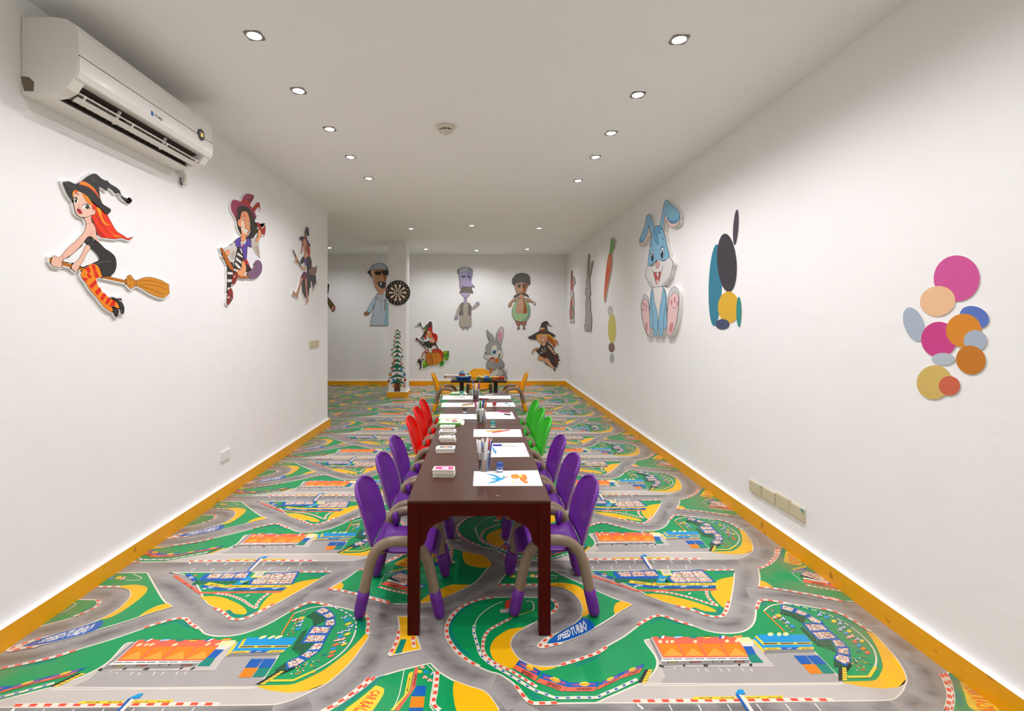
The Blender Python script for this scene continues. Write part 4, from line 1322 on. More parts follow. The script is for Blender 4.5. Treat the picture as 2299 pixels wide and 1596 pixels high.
cutout('grey_rabbit_sticker', 'grey cartoon rabbit holding carrots, sticker low on back wall', 'wall decoration', (1075, 725, .0908), *BW_, .004, 2, """
#tail
P d9d4ce+6 620,1160 660,1140 700,1180 690,1280 640,1250
#body
P 8f8d8b+6 470,1130 560,1120 640,1200 700,1330 705,1420 640,1520 560,1600 480,1600 430,1500 440,1300 430,1200
p b9b4ae 480,1180 540,1160 590,1230 560,1300 450,1290
P d8d2ca 300,1160 460,1110 460,1260 340,1300 260,1260
#ears
P a3a19d+6 270,465 215,370 188,230 205,165 250,220 340,300 380,380 385,430
p 878582 200,240 230,340 290,440 260,455 215,370
P a3a19d+6 410,470 430,280 500,150 570,95 608,160 610,300 580,450 540,560 480,500
p e0c2c4 470,240 560,110 600,170 600,300 560,440 530,500 480,380
p d795ab 470,290 500,220 550,230 570,320 540,480 500,420
#head
P a6a49f+6 165,600 200,530 270,470 360,440 420,465 500,520 560,600 575,680 605,740 590,830 540,890 440,920 330,945 220,920 140,870 122,810 150,760
p dcd6ce 440,700 520,680 600,720 600,800 540,870 430,900 330,900 220,900 150,850 150,790 250,800 330,790
p e6e1da 310,660 340,580 390,550 440,580 445,660 400,700
e ffffff+4 365,720,60,68 170,715,18,60
e 3f7aa8 375,718,50,55 172,735,14,40
e 1a2a3a 382,715,22,28 175,740,7,22
e ffffff 355,690,12,14
p e8e2da+4 200,820 260,790 320,800 300,850 220,850
p 9a4a45+4 255,890 330,850 380,850 370,900 320,960 275,930
p d99a98 275,920 330,890 350,920 310,960
s f0ebe4 250,950 320,960 315,1005 252,1000
#arms
P a09e9a+6 180,1010 240,930 350,1000 440,1070 450,1120 400,1170 330,1160 200,1130
P 9b9995+6 330,980 420,960 540,900 610,970 635,1060 590,1130 500,1120 400,1060
p 858380 200,1100 330,1130 430,1140 390,1172 220,1140
p 858380 500,1090 620,1050 630,1090 590,1130 520,1125
#carrots
P d9761e+5 385,920 420,870 480,880 495,930 470,975 420,970
l 5a7a3a 16 480,880 500,760
l 6a8a45 16 490,880 560,750
l 5a7a3a 12 485,880 530,745
P d9761e+5 240,1250 260,1170 310,1130 345,1150 330,1210
l a0500f 5 275,1170 310,1190
l a0500f 5 410,910 450,925
""", edge='8f8b88', outline='5a5754')
cutout('christmas_tree_sticker', 'green felt Christmas tree with round ornaments, stuck on front of the column', 'wall decoration', (860, 730, .10654), 'Y', CYa, .003, 0, """
#trunk
S 5f3522 238,1215 362,1200 362,1397 235,1397
#branches
P 1c6a44 250,140! 300,85! 355,140! 300,118!
P 1c6a44 240,228! 305,152! 378,228! 305,200!
P 1c6a44 235,305! 305,235! 382,302! 305,275!
P 17704a 215,395! 305,320! 385,408! 305,370!
P 17704a 185,505! 305,412! 410,505! 305,465!
P 17704a 178,590! 300,505! 412,592! 300,568!
P 17704a 185,700! 300,600! 415,705! 300,660!
P 146a45 165,798! 265,740! 298,688! 335,745! 415,800! 298,768!
P 146a45 122,915! 295,800! 470,912! 370,892! 295,905! 220,890!
P 146a45 105,1010! 290,920! 480,1005! 380,985! 290,968! 200,985!
P 146a45 105,1132! 250,1040! 350,1040! 490,1115! 305,1085!
P 146a45 132,1242! 250,1165! 305,1108! 370,1170! 488,1235! 300,1210!
#ornaments
E 8a6a60 357,158,16,20
E c0b06a 262,155,13,13
E a8503a 252,245,18,18
E d08a5a 358,242,18,18
E d05a45 240,328,19,21
E 7a8a4a 232,420,20,20
E 4a4a60 190,520,14,22
E d08a2a 398,525,12,22
E a03a2a 302,485,18,22
E c08a3a 195,622,26,24
E b04030 302,605,24,14
E 7a4a4a 408,655,22,18
E d0602a 242,740,24,34
E a08a7a 368,732,26,18
E a8805a 215,815,32,32
E c04a4a 385,825,28,24
E c8404a 198,930,32,30
E 2a80c8 385,935,28,30
E 1a7a6a 290,895,32,28
E d0a02a 155,1042,32,32
E d08a9a 295,1018,30,20
E 3a80c0 448,1042,34,26
E 2a7ac0 220,1155,24,36
E b08a6a 372,1148,30,34
E c83a48 462,1155,28,30
E 8a5a3a 122,1180,26,30
E d85a1a 235,1272,32,30
E 8a9a3a 370,1270,30,30
E d0503a 445,1275,30,30
s d8281a 125,1022 185,1022 180,1030 130,1030
s d8281a 130,1056 180,1056 170,1068 140,1068
s c8281a 345,1262 398,1262 398,1276 345,1276
s f0e0d0 180,925 215,920 212,935 182,938
s f0e0d0 365,815 395,812 400,830 375,835
s f0e0d0 420,1270 470,1265 470,1280 420,1282
e f3b01a 235,1270,14,13
""", edge='146a45')
cutout('blue_bunny_cutout', 'big light blue bunny cut-out sitting with pink soles on the right wall', 'wall decoration', (1420, 440, .20668), *RW, .03, 5, """
#right_foot
P d8d6d6+4 380,1180 390,1080 420,1010 455,985 490,1010 505,1070 505,1180 490,1320 460,1450 420,1525 385,1530 365,1480 370,1350
P f2cbcb+4 385,1200 400,1100 425,1080 440,1050 460,1045 480,1060 500,1090 500,1180 480,1340 450,1450 410,1515 380,1500 375,1380
e d58a8f 423,1155,11,34 459,1128,11,34 488,1172,9,30 420,1428,22,60,10
l 4a3a3a 4 428,1220 450,1208 478,1232
#left_foot
P d8d6d6+4 95,1200 105,1130 130,1070 155,1080 175,1120 180,1200 205,1360 205,1480 180,1530 150,1490 110,1340
P f2cbcb+4 97,1200 108,1150 135,1120 165,1140 180,1200 190,1380 190,1490 170,1515 140,1450 108,1320
e d58a8f 125,1180,9,28 152,1198,8,28 107,1232,7,22 152,1425,13,52
l 4a3a3a 4 118,1245 135,1230 152,1250
#body
P 86bfdf+4 205,1040 240,980 330,985 360,1060 370,1200 375,1420 340,1440 215,1440 190,1400 190,1200
p efe9e4 225,1010 270,970 330,1000 320,1110 300,1180 285,1320 275,1350 262,1260 240,1140
P 86bfdf+4 205,1060 225,1030 240,1150 270,1260 275,1400 270,1490 255,1530 235,1520 225,1420 215,1260
P 86bfdf+4 320,1090 335,1010 362,1080 360,1200 340,1330 335,1470 320,1520 295,1525 285,1470 285,1340 305,1200
l 5a8fb0 3 245,1440 250,1500
l 5a8fb0 3 305,1440 300,1510
#ears
P f2cfca+4 85,535 95,450 150,330 175,330 190,400 205,470! 185,440 165,480 120,530
P 86bfdf+4 75,490 110,390 140,300 155,220 180,198 205,230 240,350 230,400 210,430! 180,320 160,420 110,505
p 5fa3cf 75,490 85,465 120,480 150,440 120,500
P f0cdc8+4 325,390 345,260 365,190 390,260 440,300 510,255 500,310 450,340 400,330 370,260 340,390
P 86bfdf+4 300,320 320,220 345,80 370,45 410,85 470,130 510,180 515,230 480,290 430,290 390,260 360,190! 345,280 325,385
p 4f9fd0 370,215 420,262 480,255 512,215 500,270 450,295 400,270
#head
P 86bfdf+4 170,760 190,560 210,450 235,370 270,325 320,345 350,420 370,520 400,660 340,700 280,690 210,740
P e6e2df+4 140,850 165,760 220,765 280,690 340,710 400,665 425,690 445,740 425,800 410,870 370,930 330,975 280,985 220,990 180,960 155,900
p c5c5c8 145,850 170,910 220,950 220,990 180,960 155,900
p c5c5c8 440,745 400,870 330,950 335,975 380,930 415,860
P 5fa9d8+4 235,380 260,325 310,335 320,360 290,370 310,400 280,400 270,430 285,530 255,500 240,470
#face
p e5a9a5+4 255,740 265,712 285,710 295,735 285,775 265,785
p c4494c+4 232,830 270,835 312,825 300,890 280,960 262,950 245,890
p eceae8+3 265,830 285,828 285,870 272,880
p f0c9c6 262,930 275,905 290,935 278,962
l 3a3a40 4 215,805 235,830 275,830 315,820 335,755
e ffffff+3 218,650,16,60 328,620,20,62
e 2a6fa0 218,662,13,48 326,630,16,48
e 1a1614 220,668,9,34 325,635,11,36
e ffffff 214,640,4,8 318,605,5,10
l 2a2a30 5 195,640 215,590 232,600
l 2a2a30 5 305,590 325,545 352,570
l 2a2a30 5 200,550 212,515
l 2a2a30 5 325,450 342,475
""", edge='e9e7e2', outline='3c4650')
cutout('carrot_cutout', 'long orange carrot cut-out with green top on the right wall', 'wall decoration', (1260, 440, .25057), *RW, .014, 1.5, """
#root
P d4581a 430,515! 445,520 452,560 448,640 430,740 405,860 388,955! 383,900 390,780 405,640 418,550
p e07a3a 425,560 435,540 440,600 425,640
l a8400f 3 420,600 445,612
l a8400f 3 408,700 432,706
#leaves
P 5c9a3c 430,515! 440,440 445,395 452,370! 458,400 475,375! 472,420 487,400! 470,450 478,450! 462,490 450,515!
p 7ab050 445,500 455,420 462,410 456,480
""", edge='cfc6ba')
cutout('grey_rabbit_sketch', 'thin grey rabbit drawing cut-out left of the carrot', 'wall decoration', (1270, 560, .11905), *RW, .012, 1.5, """
#ears
P aaa29c+5 400,520 395,400 410,250 425,100 440,90 445,140 430,300 425,510
P aaa29c+5 435,540 445,400 470,260 505,215 500,290 475,420 450,530
#body
P a9a19b+5 385,920 430,910 460,950 465,1150 485,1280 480,1440 465,1545 430,1530 425,1460 380,1430 365,1350 375,1200 370,1050
#feet
P b2aaa3+5 345,1430 360,1405 420,1470 410,1530 365,1535
P b2aaa3+5 430,1450 455,1430 475,1500 468,1548 440,1530
#head
P aea6a0+5 380,720 385,600 410,510 435,520 450,620 455,740 465,830 440,900 400,920 370,860 368,800
e f0eeec+3 392,715,9,40 418,705,10,42
e 4a5a80 394,730,5,26 416,725,6,28
l 6a625c 4 390,830 400,880 420,870
""", edge='8d857d', outline='7a726c')
cutout('red_figure_sketch', 'tall red and grey drawn figure beside the far right corner', 'wall decoration', (1270, 560, .11905), *RW, .012, 1.5, """
#hood
P b0483f+4 100,770 95,600 100,450 110,390 122,450 125,650 120,780
P b8aca4+4 130,640 145,510 172,600 165,650 145,680
#scarf
P c03a28 100,690 140,560 135,700 120,790 100,780
#head
P c9c3bd+4 85,800 130,770 145,850 130,900 90,890
#body
P b04a35+4 85,1100 90,960 120,895 150,930 152,1080 120,1110
p 5a8a60 105,1060 125,1050 130,1110 110,1110
P bfb4aa 128,920 150,900 155,1050 140,1120
#legs
P b5604a+4 78,1310 78,1120 110,1110 120,1200 105,1310
P a88f80+4 115,1190 150,1110 150,1300 130,1310
#shoes
P d0cac4+4 80,1380 85,1310 110,1310 108,1375
P d0cac4+4 118,1380 125,1310 152,1290 155,1370
""", edge='9a9088', outline='6a5a52')
# stand-ins: plain painted pebble shapes of about the size and colours of three decorations
cutout('pebble_decal', 'large pink, orange, blue and tan wall decoration, nearest on the right wall', 'wall decoration', (0, 0, 1.0), *RW, .003, 0, """
#pebble
E d3549a 2148,625,52,52,15
E efc096 2105,676,40,34,-10
E aab8c8 2052,728,22,40,-20
E 5a76c2 2188,712,34,24,20
E cf3f8a 2108,762,40,40
E dd8a26 2164,742,40,38
E aab8c8 2190,765,26,24
E c97a1e 2180,808,34,32,30
E b8c2cc 2118,806,26,14
E d6b766 2098,858,40,38,-25
E d2664a 2132,866,24,22
""", edge='e6dfda')
cutout('pebble_decal', 'teal, charcoal and yellow wall decoration beside the blue bunny', 'wall decoration', (0, 0, 1.0), *RW, .003, 0, """
#pebble
E 2c7f9a 1606,640,15,92,2
E 3b363f 1632,590,22,66,-4
E 463f4c 1652,510,6,40,4
E dfb02c 1636,690,24,36
E 2f8f8c 1659,700,6,34
E 3f4a6c 1622,728,16,12
""", edge='e6dfda')
cutout('pebble_decal', 'small yellow, white and brown wall decoration below the carrot', 'wall decoration', (0, 0, 1.0), *RW, .003, 0, """
#pebble
E c9bfc0 1370,698,6,12
E d3c55a 1374,738,9,34
E 7a5a48 1373,780,7,11
E a9b2b8 1374,804,5,11
""", edge='cfc8c0')
# ================================================================ dart board on the column
def dartboard():
    cx, _, cz = onY(893, 657, CYa - .03); R = 27.6 * (CYa - .03) / F
    t = thing('dartboard', 'round dartboard with red and green rings on the column', 'dartboard', (cx, CYa - .001, cz))
    K_, Wh, Rd, Gn = solid('24221c', .7), solid('e6dcc6', .7), solid('a2402f', .7), solid('4f6a48', .7)
    def ringsec(m, r0, r1, a0, a1, d, mi):
        n = 3; vs = []
        for k in range(n + 1):
            a = a0 + (a1 - a0) * k / n
            vs += [(r0 * math.sin(a), -d, r0 * math.cos(a)), (r1 * math.sin(a), -d, r1 * math.cos(a))]
        m.add(vs, [(2 * k, 2 * k + 1, 2 * k + 3, 2 * k + 2) for k in range(n)], mi)
    MB().lathe([(R * .97, 0), (R, -.006), (R, -.026), (R * .985, -.03)], n=48, axis='Y').build('backing', K_, t, True)
    rad = [(.07, .345, (K_, Wh)), (.345, .39, (Rd, Gn)), (.39, .60, (K_, Wh)), (.60, .65, (Rd, Gn))]
    f = 1.14
    for k in range(20):
        a0, a1 = (k - .5) * math.pi / 10, (k + .5) * math.pi / 10; m = MB(); par = k % 2
        for i, (r0, r1, (ca, cb)) in enumerate(rad): ringsec(m, r0 * R * f, r1 * R * f, a0, a1, .0306, (0 if par == 0 else 1) if i % 2 == 0 else (2 if par == 0 else 3))
        m.build('sector', [K_, Wh, Rd, Gn], t, fix=False)
    MB().lathe([(.08 * R, -.0306), (.08 * R, -.0312)], n=16, axis='Y').build('bull', solid('6a5a3a', .7), t)
    nums = [20, 1, 18, 4, 13, 6, 10, 15, 2, 17, 3, 19, 7, 16, 8, 11, 14, 9, 12, 5]
    for k, nn in enumerate(nums):
        a = k * math.pi / 10; x, zz = math.sin(a) * R * .855, math.cos(a) * R * .855; h = R * .062; wv = h * (.55 if nn < 10 else 1.0)
        m = MB()
        for p in text_in_quad(str(nn), [(x - wv, zz - h), (x + wv, zz - h), (x + wv, zz + h), (x - wv, zz + h)], 1):
            m.add([(q[0], -.0308, q[1]) for q in p], [tuple(range(len(p)))])
        m.build('number', solid('d9d4c8', .5), t, fix=False)
    for (dx, dz, h) in ((-.88, .18, 'd02a20'), (-.74, -.22, 'd8902a')):
        d = thing('dart', 'red-flighted dart stuck in the left rim of the dartboard' if dz > 0 else 'yellow-flighted dart stuck in the lower left rim of the dartboard', 'dart', (cx + dx * R, CYa - .032, cz + dz * R))
        MB().lathe([(.001, .004), (.002, -.012), (.004, -.016), (.004, -.045), (.002, -.05), (.002, -.07)], n=8, axis='Y').build('barrel', solid('8a7a5a', .35, metal=.6), d, True)
        MB().box(-.011, .011, -.085, -.062, -.0006, .0006).box(-.0006, .0006, -.085, -.062, -.011, .011).build('flight', solid(h, .5), d)
dartboard()
# ================================================================ air conditioner
def air_conditioner():
    y0, y1 = 1.93, 2.90
    t = thing('air_conditioner', 'white wall-mounted split air conditioner high on the left wall', 'air conditioner', (XL, 2.415, 2.088))
    def w2l(p): return (p[0] - XL, p[1] - 2.415, p[2] - 2.088)
    Wp, Wf = solid('f1ede7', .42, .03), solid('f6f3ef', .18, .02, coat=.3)
    dark, grey = solid('332a20', .8), solid('6f6a64', .45)
    prof = [(XL + .001, 2.392), (-1.645, 2.390), (-1.60, 2.382), (-1.572, 2.362), (-1.562, 2.335), (-1.558, 2.26), (-1.560, 2.18), (-1.572, 2.155)]
    low = [(-1.600, 2.115), (-1.635, 2.096), (-1.67, 2.091), (XL + .001, 2.088)]
    notch = [(-1.615, 2.165), (-1.665, 2.150), (-1.690, 2.115), (-1.682, 2.0915), (XL + .001, 2.088)]
    def pr(poly, a, b): return MB().prism(poly, lambda x, z: w2l((x, a, z)), lambda x, z: w2l((x, b, z)))
    pr(prof + low, y0, y0 + .055).build('end_panel', Wp, t, bevel=.004)
    pr(prof + low, y1 - .055, y1).build('end_panel', Wp, t, bevel=.004)
    pr(prof + notch, y0 + .055, y1 - .055).build('body', Wp, t)
    # glossy front panel in two leaves with the grey strip between them
    def skin(zs, name, mat, d=.003, ya=y0 + .004, yb=y1 - .004):
        P = [(x + d, z) for x, z in prof[2:] if zs[0] <= z <= zs[1]]
        def xat(z):
            for (xa, za), (xb, zb) in zip(prof[2:], prof[3:]):
                if zb <= z <= za: return xa + (xb - xa) * (z - za) / (zb - za)
            return prof[-1][0]
        P = [(xat(zs[1]) + d, zs[1])] + [p for p in P if zs[0] < p[1] < zs[1]] + [(xat(zs[0]) + d, zs[0])]
        Q = P + [(x - d * 1.5, z) for x, z in P[::-1]]
        return pr(Q, ya, yb).build(name, mat, t)
    skin((2.246, 2.366), 'upper_panel', Wf); skin((2.157, 2.240), 'lower_panel', Wf, .006); skin((2.240, 2.246), 'trim_strip', grey, .0015)
    # display disc and badge
    dy, dzz = 2.772, 2.2486
    d = MB().lathe([(.031, .0), (.031, .008), (.026, .0095)], n=28, axis='X'); d.v = [w2l((-1.556 + v[0], dy + v[1], dzz + v[2])) for v in d.v]; d.build('display', solid('4a4e55', .3), t, True)
    m = MB()
    for p in text_in_quad('23', [(-.013, -.010), (.013, -.010), (.013, .010), (-.013, .010)], 1): m.add([w2l((-1.5460, dy + q[0], dzz + q[1])) for q in p], [tuple(range(len(p)))])
    m.build('display_digits', emis('amber_digits', (1, .45, .08), 1.6), t, fix=False)
    m = MB(); by, bz = 2.365, 2.196
    m.add([w2l((-1.5533, by + a, bz + b)) for a, b in ((-.012, -.011), (.006, -.011), (.006, .011), (-.012, .011))], [(0, 1, 2, 3)], 0)
    for p in text_in_quad('YORK', [(.012, -.009), (.075, -.009), (.075, .009), (.012, .009)], 1): m.add([w2l((-1.5533, by + q[0], bz + q[1])) for q in p], [tuple(range(len(p)))], 1)
    m.build('badge', [solid('1a5fb4', .4), solid('2a2c30', .4)], t, fix=False)
    # outlet: dark throat, fins and flap
    pr([(-1.618, 2.163), (-1.664, 2.148), (-1.688, 2.115), (-1.681, 2.098), (-1.6785, 2.0985), (-1.685, 2.1155), (-1.661, 2.146), (-1.617, 2.160)], y0 + .056, y1 - .056).build('throat', dark, t)
    n = 22; fin = solid('8a8070', .6)
    for k in range(n):
        y = y0 + .09 + (y1 - y0 - .19) * k / (n - 1)
        if k in (7, 15): continue
        MB().prism([(-1.632, 2.147), (-1.656, 2.140), (-1.676, 2.112), (-1.655, 2.108), (-1.630, 2.128)], lambda x, z: w2l((x, y + (x + 1.65) * .5, z)), lambda x, z: w2l((x, y + .0025 + (x + 1.65) * .5, z))).build('fin', fin, t)
    fl = thing('x', 'x', 'x'); bpy.data.objects.remove(fl)
    pr([(-1.609, 2.109), (-1.605, 2.105), (-1.626, 2.091), (-1.629, 2.094)], y0 + .062, y1 - .062).build('flap', Wp, t)
    pr([(-1.603, 2.126), (-1.599, 2.123), (-1.603, 2.119), (-1.607, 2.122)], y0 + .062, y1 - .062).build('flap_rail', Wp, t)
    for y in (2.02, 2.30, 2.55, 2.81):
        pr([(-1.600, 2.125), (-1.598, 2.119), (-1.609, 2.104), (-1.615, 2.107)], y, y + .006).build('flap_support', Wp, t)
    for y in (2.235, 2.56):
        pr([(-1.622, 2.158), (-1.612, 2.152), (-1.640, 2.096), (-1.652, 2.098)], y, y + .008).build('flap_arm', Wp, t)
    # pipe notch in the near end
    m = MB(); q = [onY(a, b, y0 - .0012) for a, b in ((47.5, 171), (64, 173), (76, 184), (75, 205), (54, 204), (50, 188))]
    m.add([w2l(p) for p in q], [tuple(range(6))]); m.build('pipe_notch', solid('7a6a5c', .8, .15), t, fix=False)
    # drain elbow
    d = thing('drain_pipe', 'short white drain elbow below the far end of the air conditioner', 'pipe', (XL, 2.96, 2.02))
    pth = [(.012, -.08, .085), (.018, -.05, .083), (.022, -.02, .075), (.022, 0, .055), (.021, .005, .03), (.02, .004, .012)]
    MB().tube(pth, .012, 12).build('elbow', solid('d9d2c6', .55, .05), d, True)
    MB().lathe([(.013, 0.0), (.015, .002), (.015, .018), (.013, .02)], (.02, .004, .0), 14).build('collar', solid('e6e1da', .5), d, True)
    MB().tube([(.012, -.016, .04), (.01, -.018, .02), (.012, -.012, .002), (.016, -.006, .0)], .003, 8).build('hook', solid('3a3630', .5), d, True)
air_conditioner()
# ================================================================ switches and sockets
def plate(name, label, plane, px0, py0, px1, py1, mat, gang=0, deep=.011, tape=None, grp=None):
    """rectangle on a wall between two pixels (lower-left and upper-right as seen), with rocker keys"""
    X = XL if plane == 'L' else XR; s = 1 if plane == 'L' else -1
    a, b = onX(px0, py0, X + s * deep), onX(px1, py1, X + s * deep)
    ya, yb = sorted((a[1], b[1])); zb = onX(px1, py1, X + s * deep)[2]; za = E - (py0 - CY) * a[1] / F
    t = thing(name, label, 'wall socket' if 'socket' in name else 'wall switch', (X, (ya + yb) / 2, za), 0, grp)
    hy, h = (yb - ya) / 2, zb - za
    x0, x1 = sorted((s * .0005, s * deep)); m = MB().box(x0, x1, -hy, hy, 0, h); m.build('plate', mat, t, bevel=.0015)
    for k in range(gang):
        c = (k + .5) / gang * 2 * hy - hy; wv = hy / gang * .62
        q0, q1 = sorted((s * (deep - .001), s * (deep + .0025))); MB().box(q0, q1, c - wv, c + wv, h * .28, h * .72).build('rocker', mat, t, bevel=.001)
    return t, hy, h, s
cream = solid('d2c6a8', .5, .04); wh = solid('efecea', .4, .02); tp = solid('35a8a8', .6)
sq = [((1681.5, 1101.5), (1707.5, 1087.5)), ((1711, 1118.5), (1739, 1104.5)), ((1741.5, 1138), (1772, 1124.5)), ((1773, 1156), (1803.5, 1143.5))]
for i, ((ax, ay), (bx, by)) in enumerate(sq):
    # each plate: bottom and top from its own left edge
    yl = 1076 + i * 0
    lft = onX(ax, 0, XR - .011)[1]; rgt = onX(bx, 0, XR - .011)[1]
    zt = E - (([1075.5, 1091.5, 1105.5, 1126][i]) - CY) * lft / F; zb_ = E - (([1101, 1117.5, 1136, 1155][i]) - CY) * lft / F
    t = thing('blank_socket_plate', 'cream blank wall plate low on right wall, %s of the row of four' % ['farthest', 'second farthest', 'second nearest', 'nearest'][i], 'wall socket', (XR, (lft + rgt) / 2, zb_), 0, 'cream plates in a row')
    hy = abs(lft - rgt) / 2
    MB().box(-.011, -.0005, -hy, hy, 0, zt - zb_).build('plate', cream, t, bevel=.0012)
    MB().box(-.0125, -.0105, -hy * .86, hy * .86, .006, zt - zb_ - .006).build('cover', cream, t, bevel=.0008)
    if i in (0, 3):
        w_ = .012 if i == 0 else .028
        m = MB().add([(-.0132, -hy, (zt - zb_)), (-.0132, -hy + w_, (zt - zb_)), (-.0132, -hy, (zt - zb_) - w_ * .8)], [(0, 1, 2)]); m.build('tape_scrap', tp, t, fix=False)
plate('light_switch', 'white square switch plate low on the left wall', 'L', 498.5, 1037, 518, 1005.5, wh, 0)
t, hy, h, s = plate('light_switch', 'double cream switch near the end of left wall, nearer of the pair', 'L', 697, 782, 705.5, 765, cream, 2)
t, hy, h, s = plate('light_switch', 'single cream switch near the end of left wall, farther of the pair', 'L', 707.5, 780, 716.5, 763.5, cream, 1)
# ================================================================ tables
def lacquer():
    m = bpy.data.materials.new('dark_lacquered_wood'); nt, bs = nodes_of(m)
    n1 = noise(nt, 7, 4, .6, mscale=(1.5, .35, 1.5)); n2 = noise(nt, 60, 2, .5, mscale=(1, .3, 1))
    c = mixc(nt, n1.outputs[0], hexlin('330000'), hexlin('540602')); nt.links.new(c, bs.inputs['Base Color'])
    bs.inputs['Roughness'].default_value = .32; bs.inputs['Specular IOR Level'].default_value = .14
    bump(nt, bs, n2.outputs[0], .08, .002); return m
def top_mat():
    m = bpy.data.materials.new('worn_table_top'); nt, bs = nodes_of(m)
    n1 = noise(nt, 5, 5, .65, mscale=(1.2, .5, 1)); n2 = noise(nt, 45, 3, .6)
    c = mixc(nt, n1.outputs[0], hexlin('3a1c10'), hexlin('542f20')); nt.links.new(c, bs.inputs['Base Color'])
    r = nt.nodes.new('ShaderNodeMapRange'); r.inputs[3].default_value = .2; r.inputs[4].default_value = .42; nt.links.new(n1.outputs[0], r.inputs[0]); nt.links.new(r.outputs[0], bs.inputs['Roughness'])
    bs.inputs['Specular IOR Level'].default_value = .28
    bump(nt, bs, n2.outputs[0], .1, .0015); return m
M_LAC, M_TOP = lacquer(), top_mat()
TZ = 0.5225; TXa, TXb = -.2822, .2722
def wood_table(label, ya, yb):
    cx = (TXa + TXb) / 2; hw = (TXb - TXa) / 2; L = yb - ya; hl = L / 2
    t = thing('play_table', label, 'table', (cx, (ya + yb) / 2, 0), 0, 'dark tables in a row')
    MB().box(-hw, hw, -hl, hl, TZ - .012, TZ).build('tabletop', M_TOP, t, bevel=.004)
    lw = .047; ab = .462
    for sx in (-1, 1):
        for sy in (-1, 1):
            x0, x1 = sorted((sx * hw, sx * (hw - lw))); y0, y1 = sorted((sy * hl, sy * (hl - lw)))
            MB().box(x0 + (.001 if sx < 0 else 0), x1 - (.001 if sx > 0 else 0), y0 + .001, y1 - .001, 0.003, TZ - .0125).build('leg', M_LAC, t, bevel=.003)
    for sy in (-1, 1):
        y0, y1 = sorted((sy * (hl - .004), sy * (hl - .026))); MB().box(-hw + lw + .0003, hw - lw - .0003, y0, y1, ab, TZ - .0125).build('apron', M_LAC, t)
        for sx in (-1, 1):                            # curved corner brackets
            P = [(0, 0), (.118, 0), (.108, -.012), (.088, -.022), (.062, -.032), (.042, -.048), (.03, -.07), (.026, -.092), (.018, -.11), (0, -.121)]
            yy0, yy1 = sorted((sy * (hl - .007), sy * (hl - .024)))
            MB().prism(P, lambda a, b: (sx * (hw - lw - .0004 - a), yy0, ab - .0004 + b), lambda a, b: (sx * (hw - lw - .0004 - a), yy1, ab - .0004 + b)).build('bracket', M_LAC, t)
    for sx in (-1, 1):
        x0, x1 = sorted((sx * (hw - .004), sx * (hw - .026))); MB().box(x0, x1, -hl + lw + .0003, hl - lw - .0003, ab, TZ - .0125).build('apron', M_LAC, t)
        for sy in (-1, 1):
            P = [(0, 0), (.118, 0), (.108, -.012), (.088, -.022), (.062, -.032), (.042, -.048), (.03, -.07), (.026, -.092), (.018, -.11), (0, -.121)]
            xx0, xx1 = sorted((sx * (hw - .007), sx * (hw - .024)))
            MB().prism(P, lambda a, b: (xx0, sy * (hl - lw - .0004 - a), ab - .0004 + b), lambda a, b: (xx1, sy * (hl - lw - .0004 - a), ab - .0004 + b)).build('bracket', M_LAC, t)
    return t
T1a, T1b, T2b = 1.918, 3.353, 4.826
wood_table('dark red-brown lacquered table nearest the viewer, with curved brackets', T1a, T1b)
wood_table('second dark brown table, joined to the far end of the near one', T1b + .004, T2b)
BZ = .4125; BXa, BXb, BYa, BYb = -.401, .355, 6.75, 7.16
def black_table():
    t = thing('small_table', 'small black table with toys near the back wall', 'table', ((BXa + BXb) / 2, (BYa + BYb) / 2, 0))
    hw, hl = (BXb - BXa) / 2, (BYb - BYa) / 2
    bk = solid('1a1817', .22, .05, coat=.3)
    MB().box(-hw, hw, -hl, hl, BZ - .026, BZ).build('tabletop', bk, t, bevel=.003)
    for sx in (-1, 1):
        for sy in (-1, 1): MB().box(sx * .235 - .024, sx * .235 + .024, sy * .14 - .02, sy * .14 + .02, .003, BZ - .0265).build('leg', bk, t, bevel=.002)
    return t
black_table()
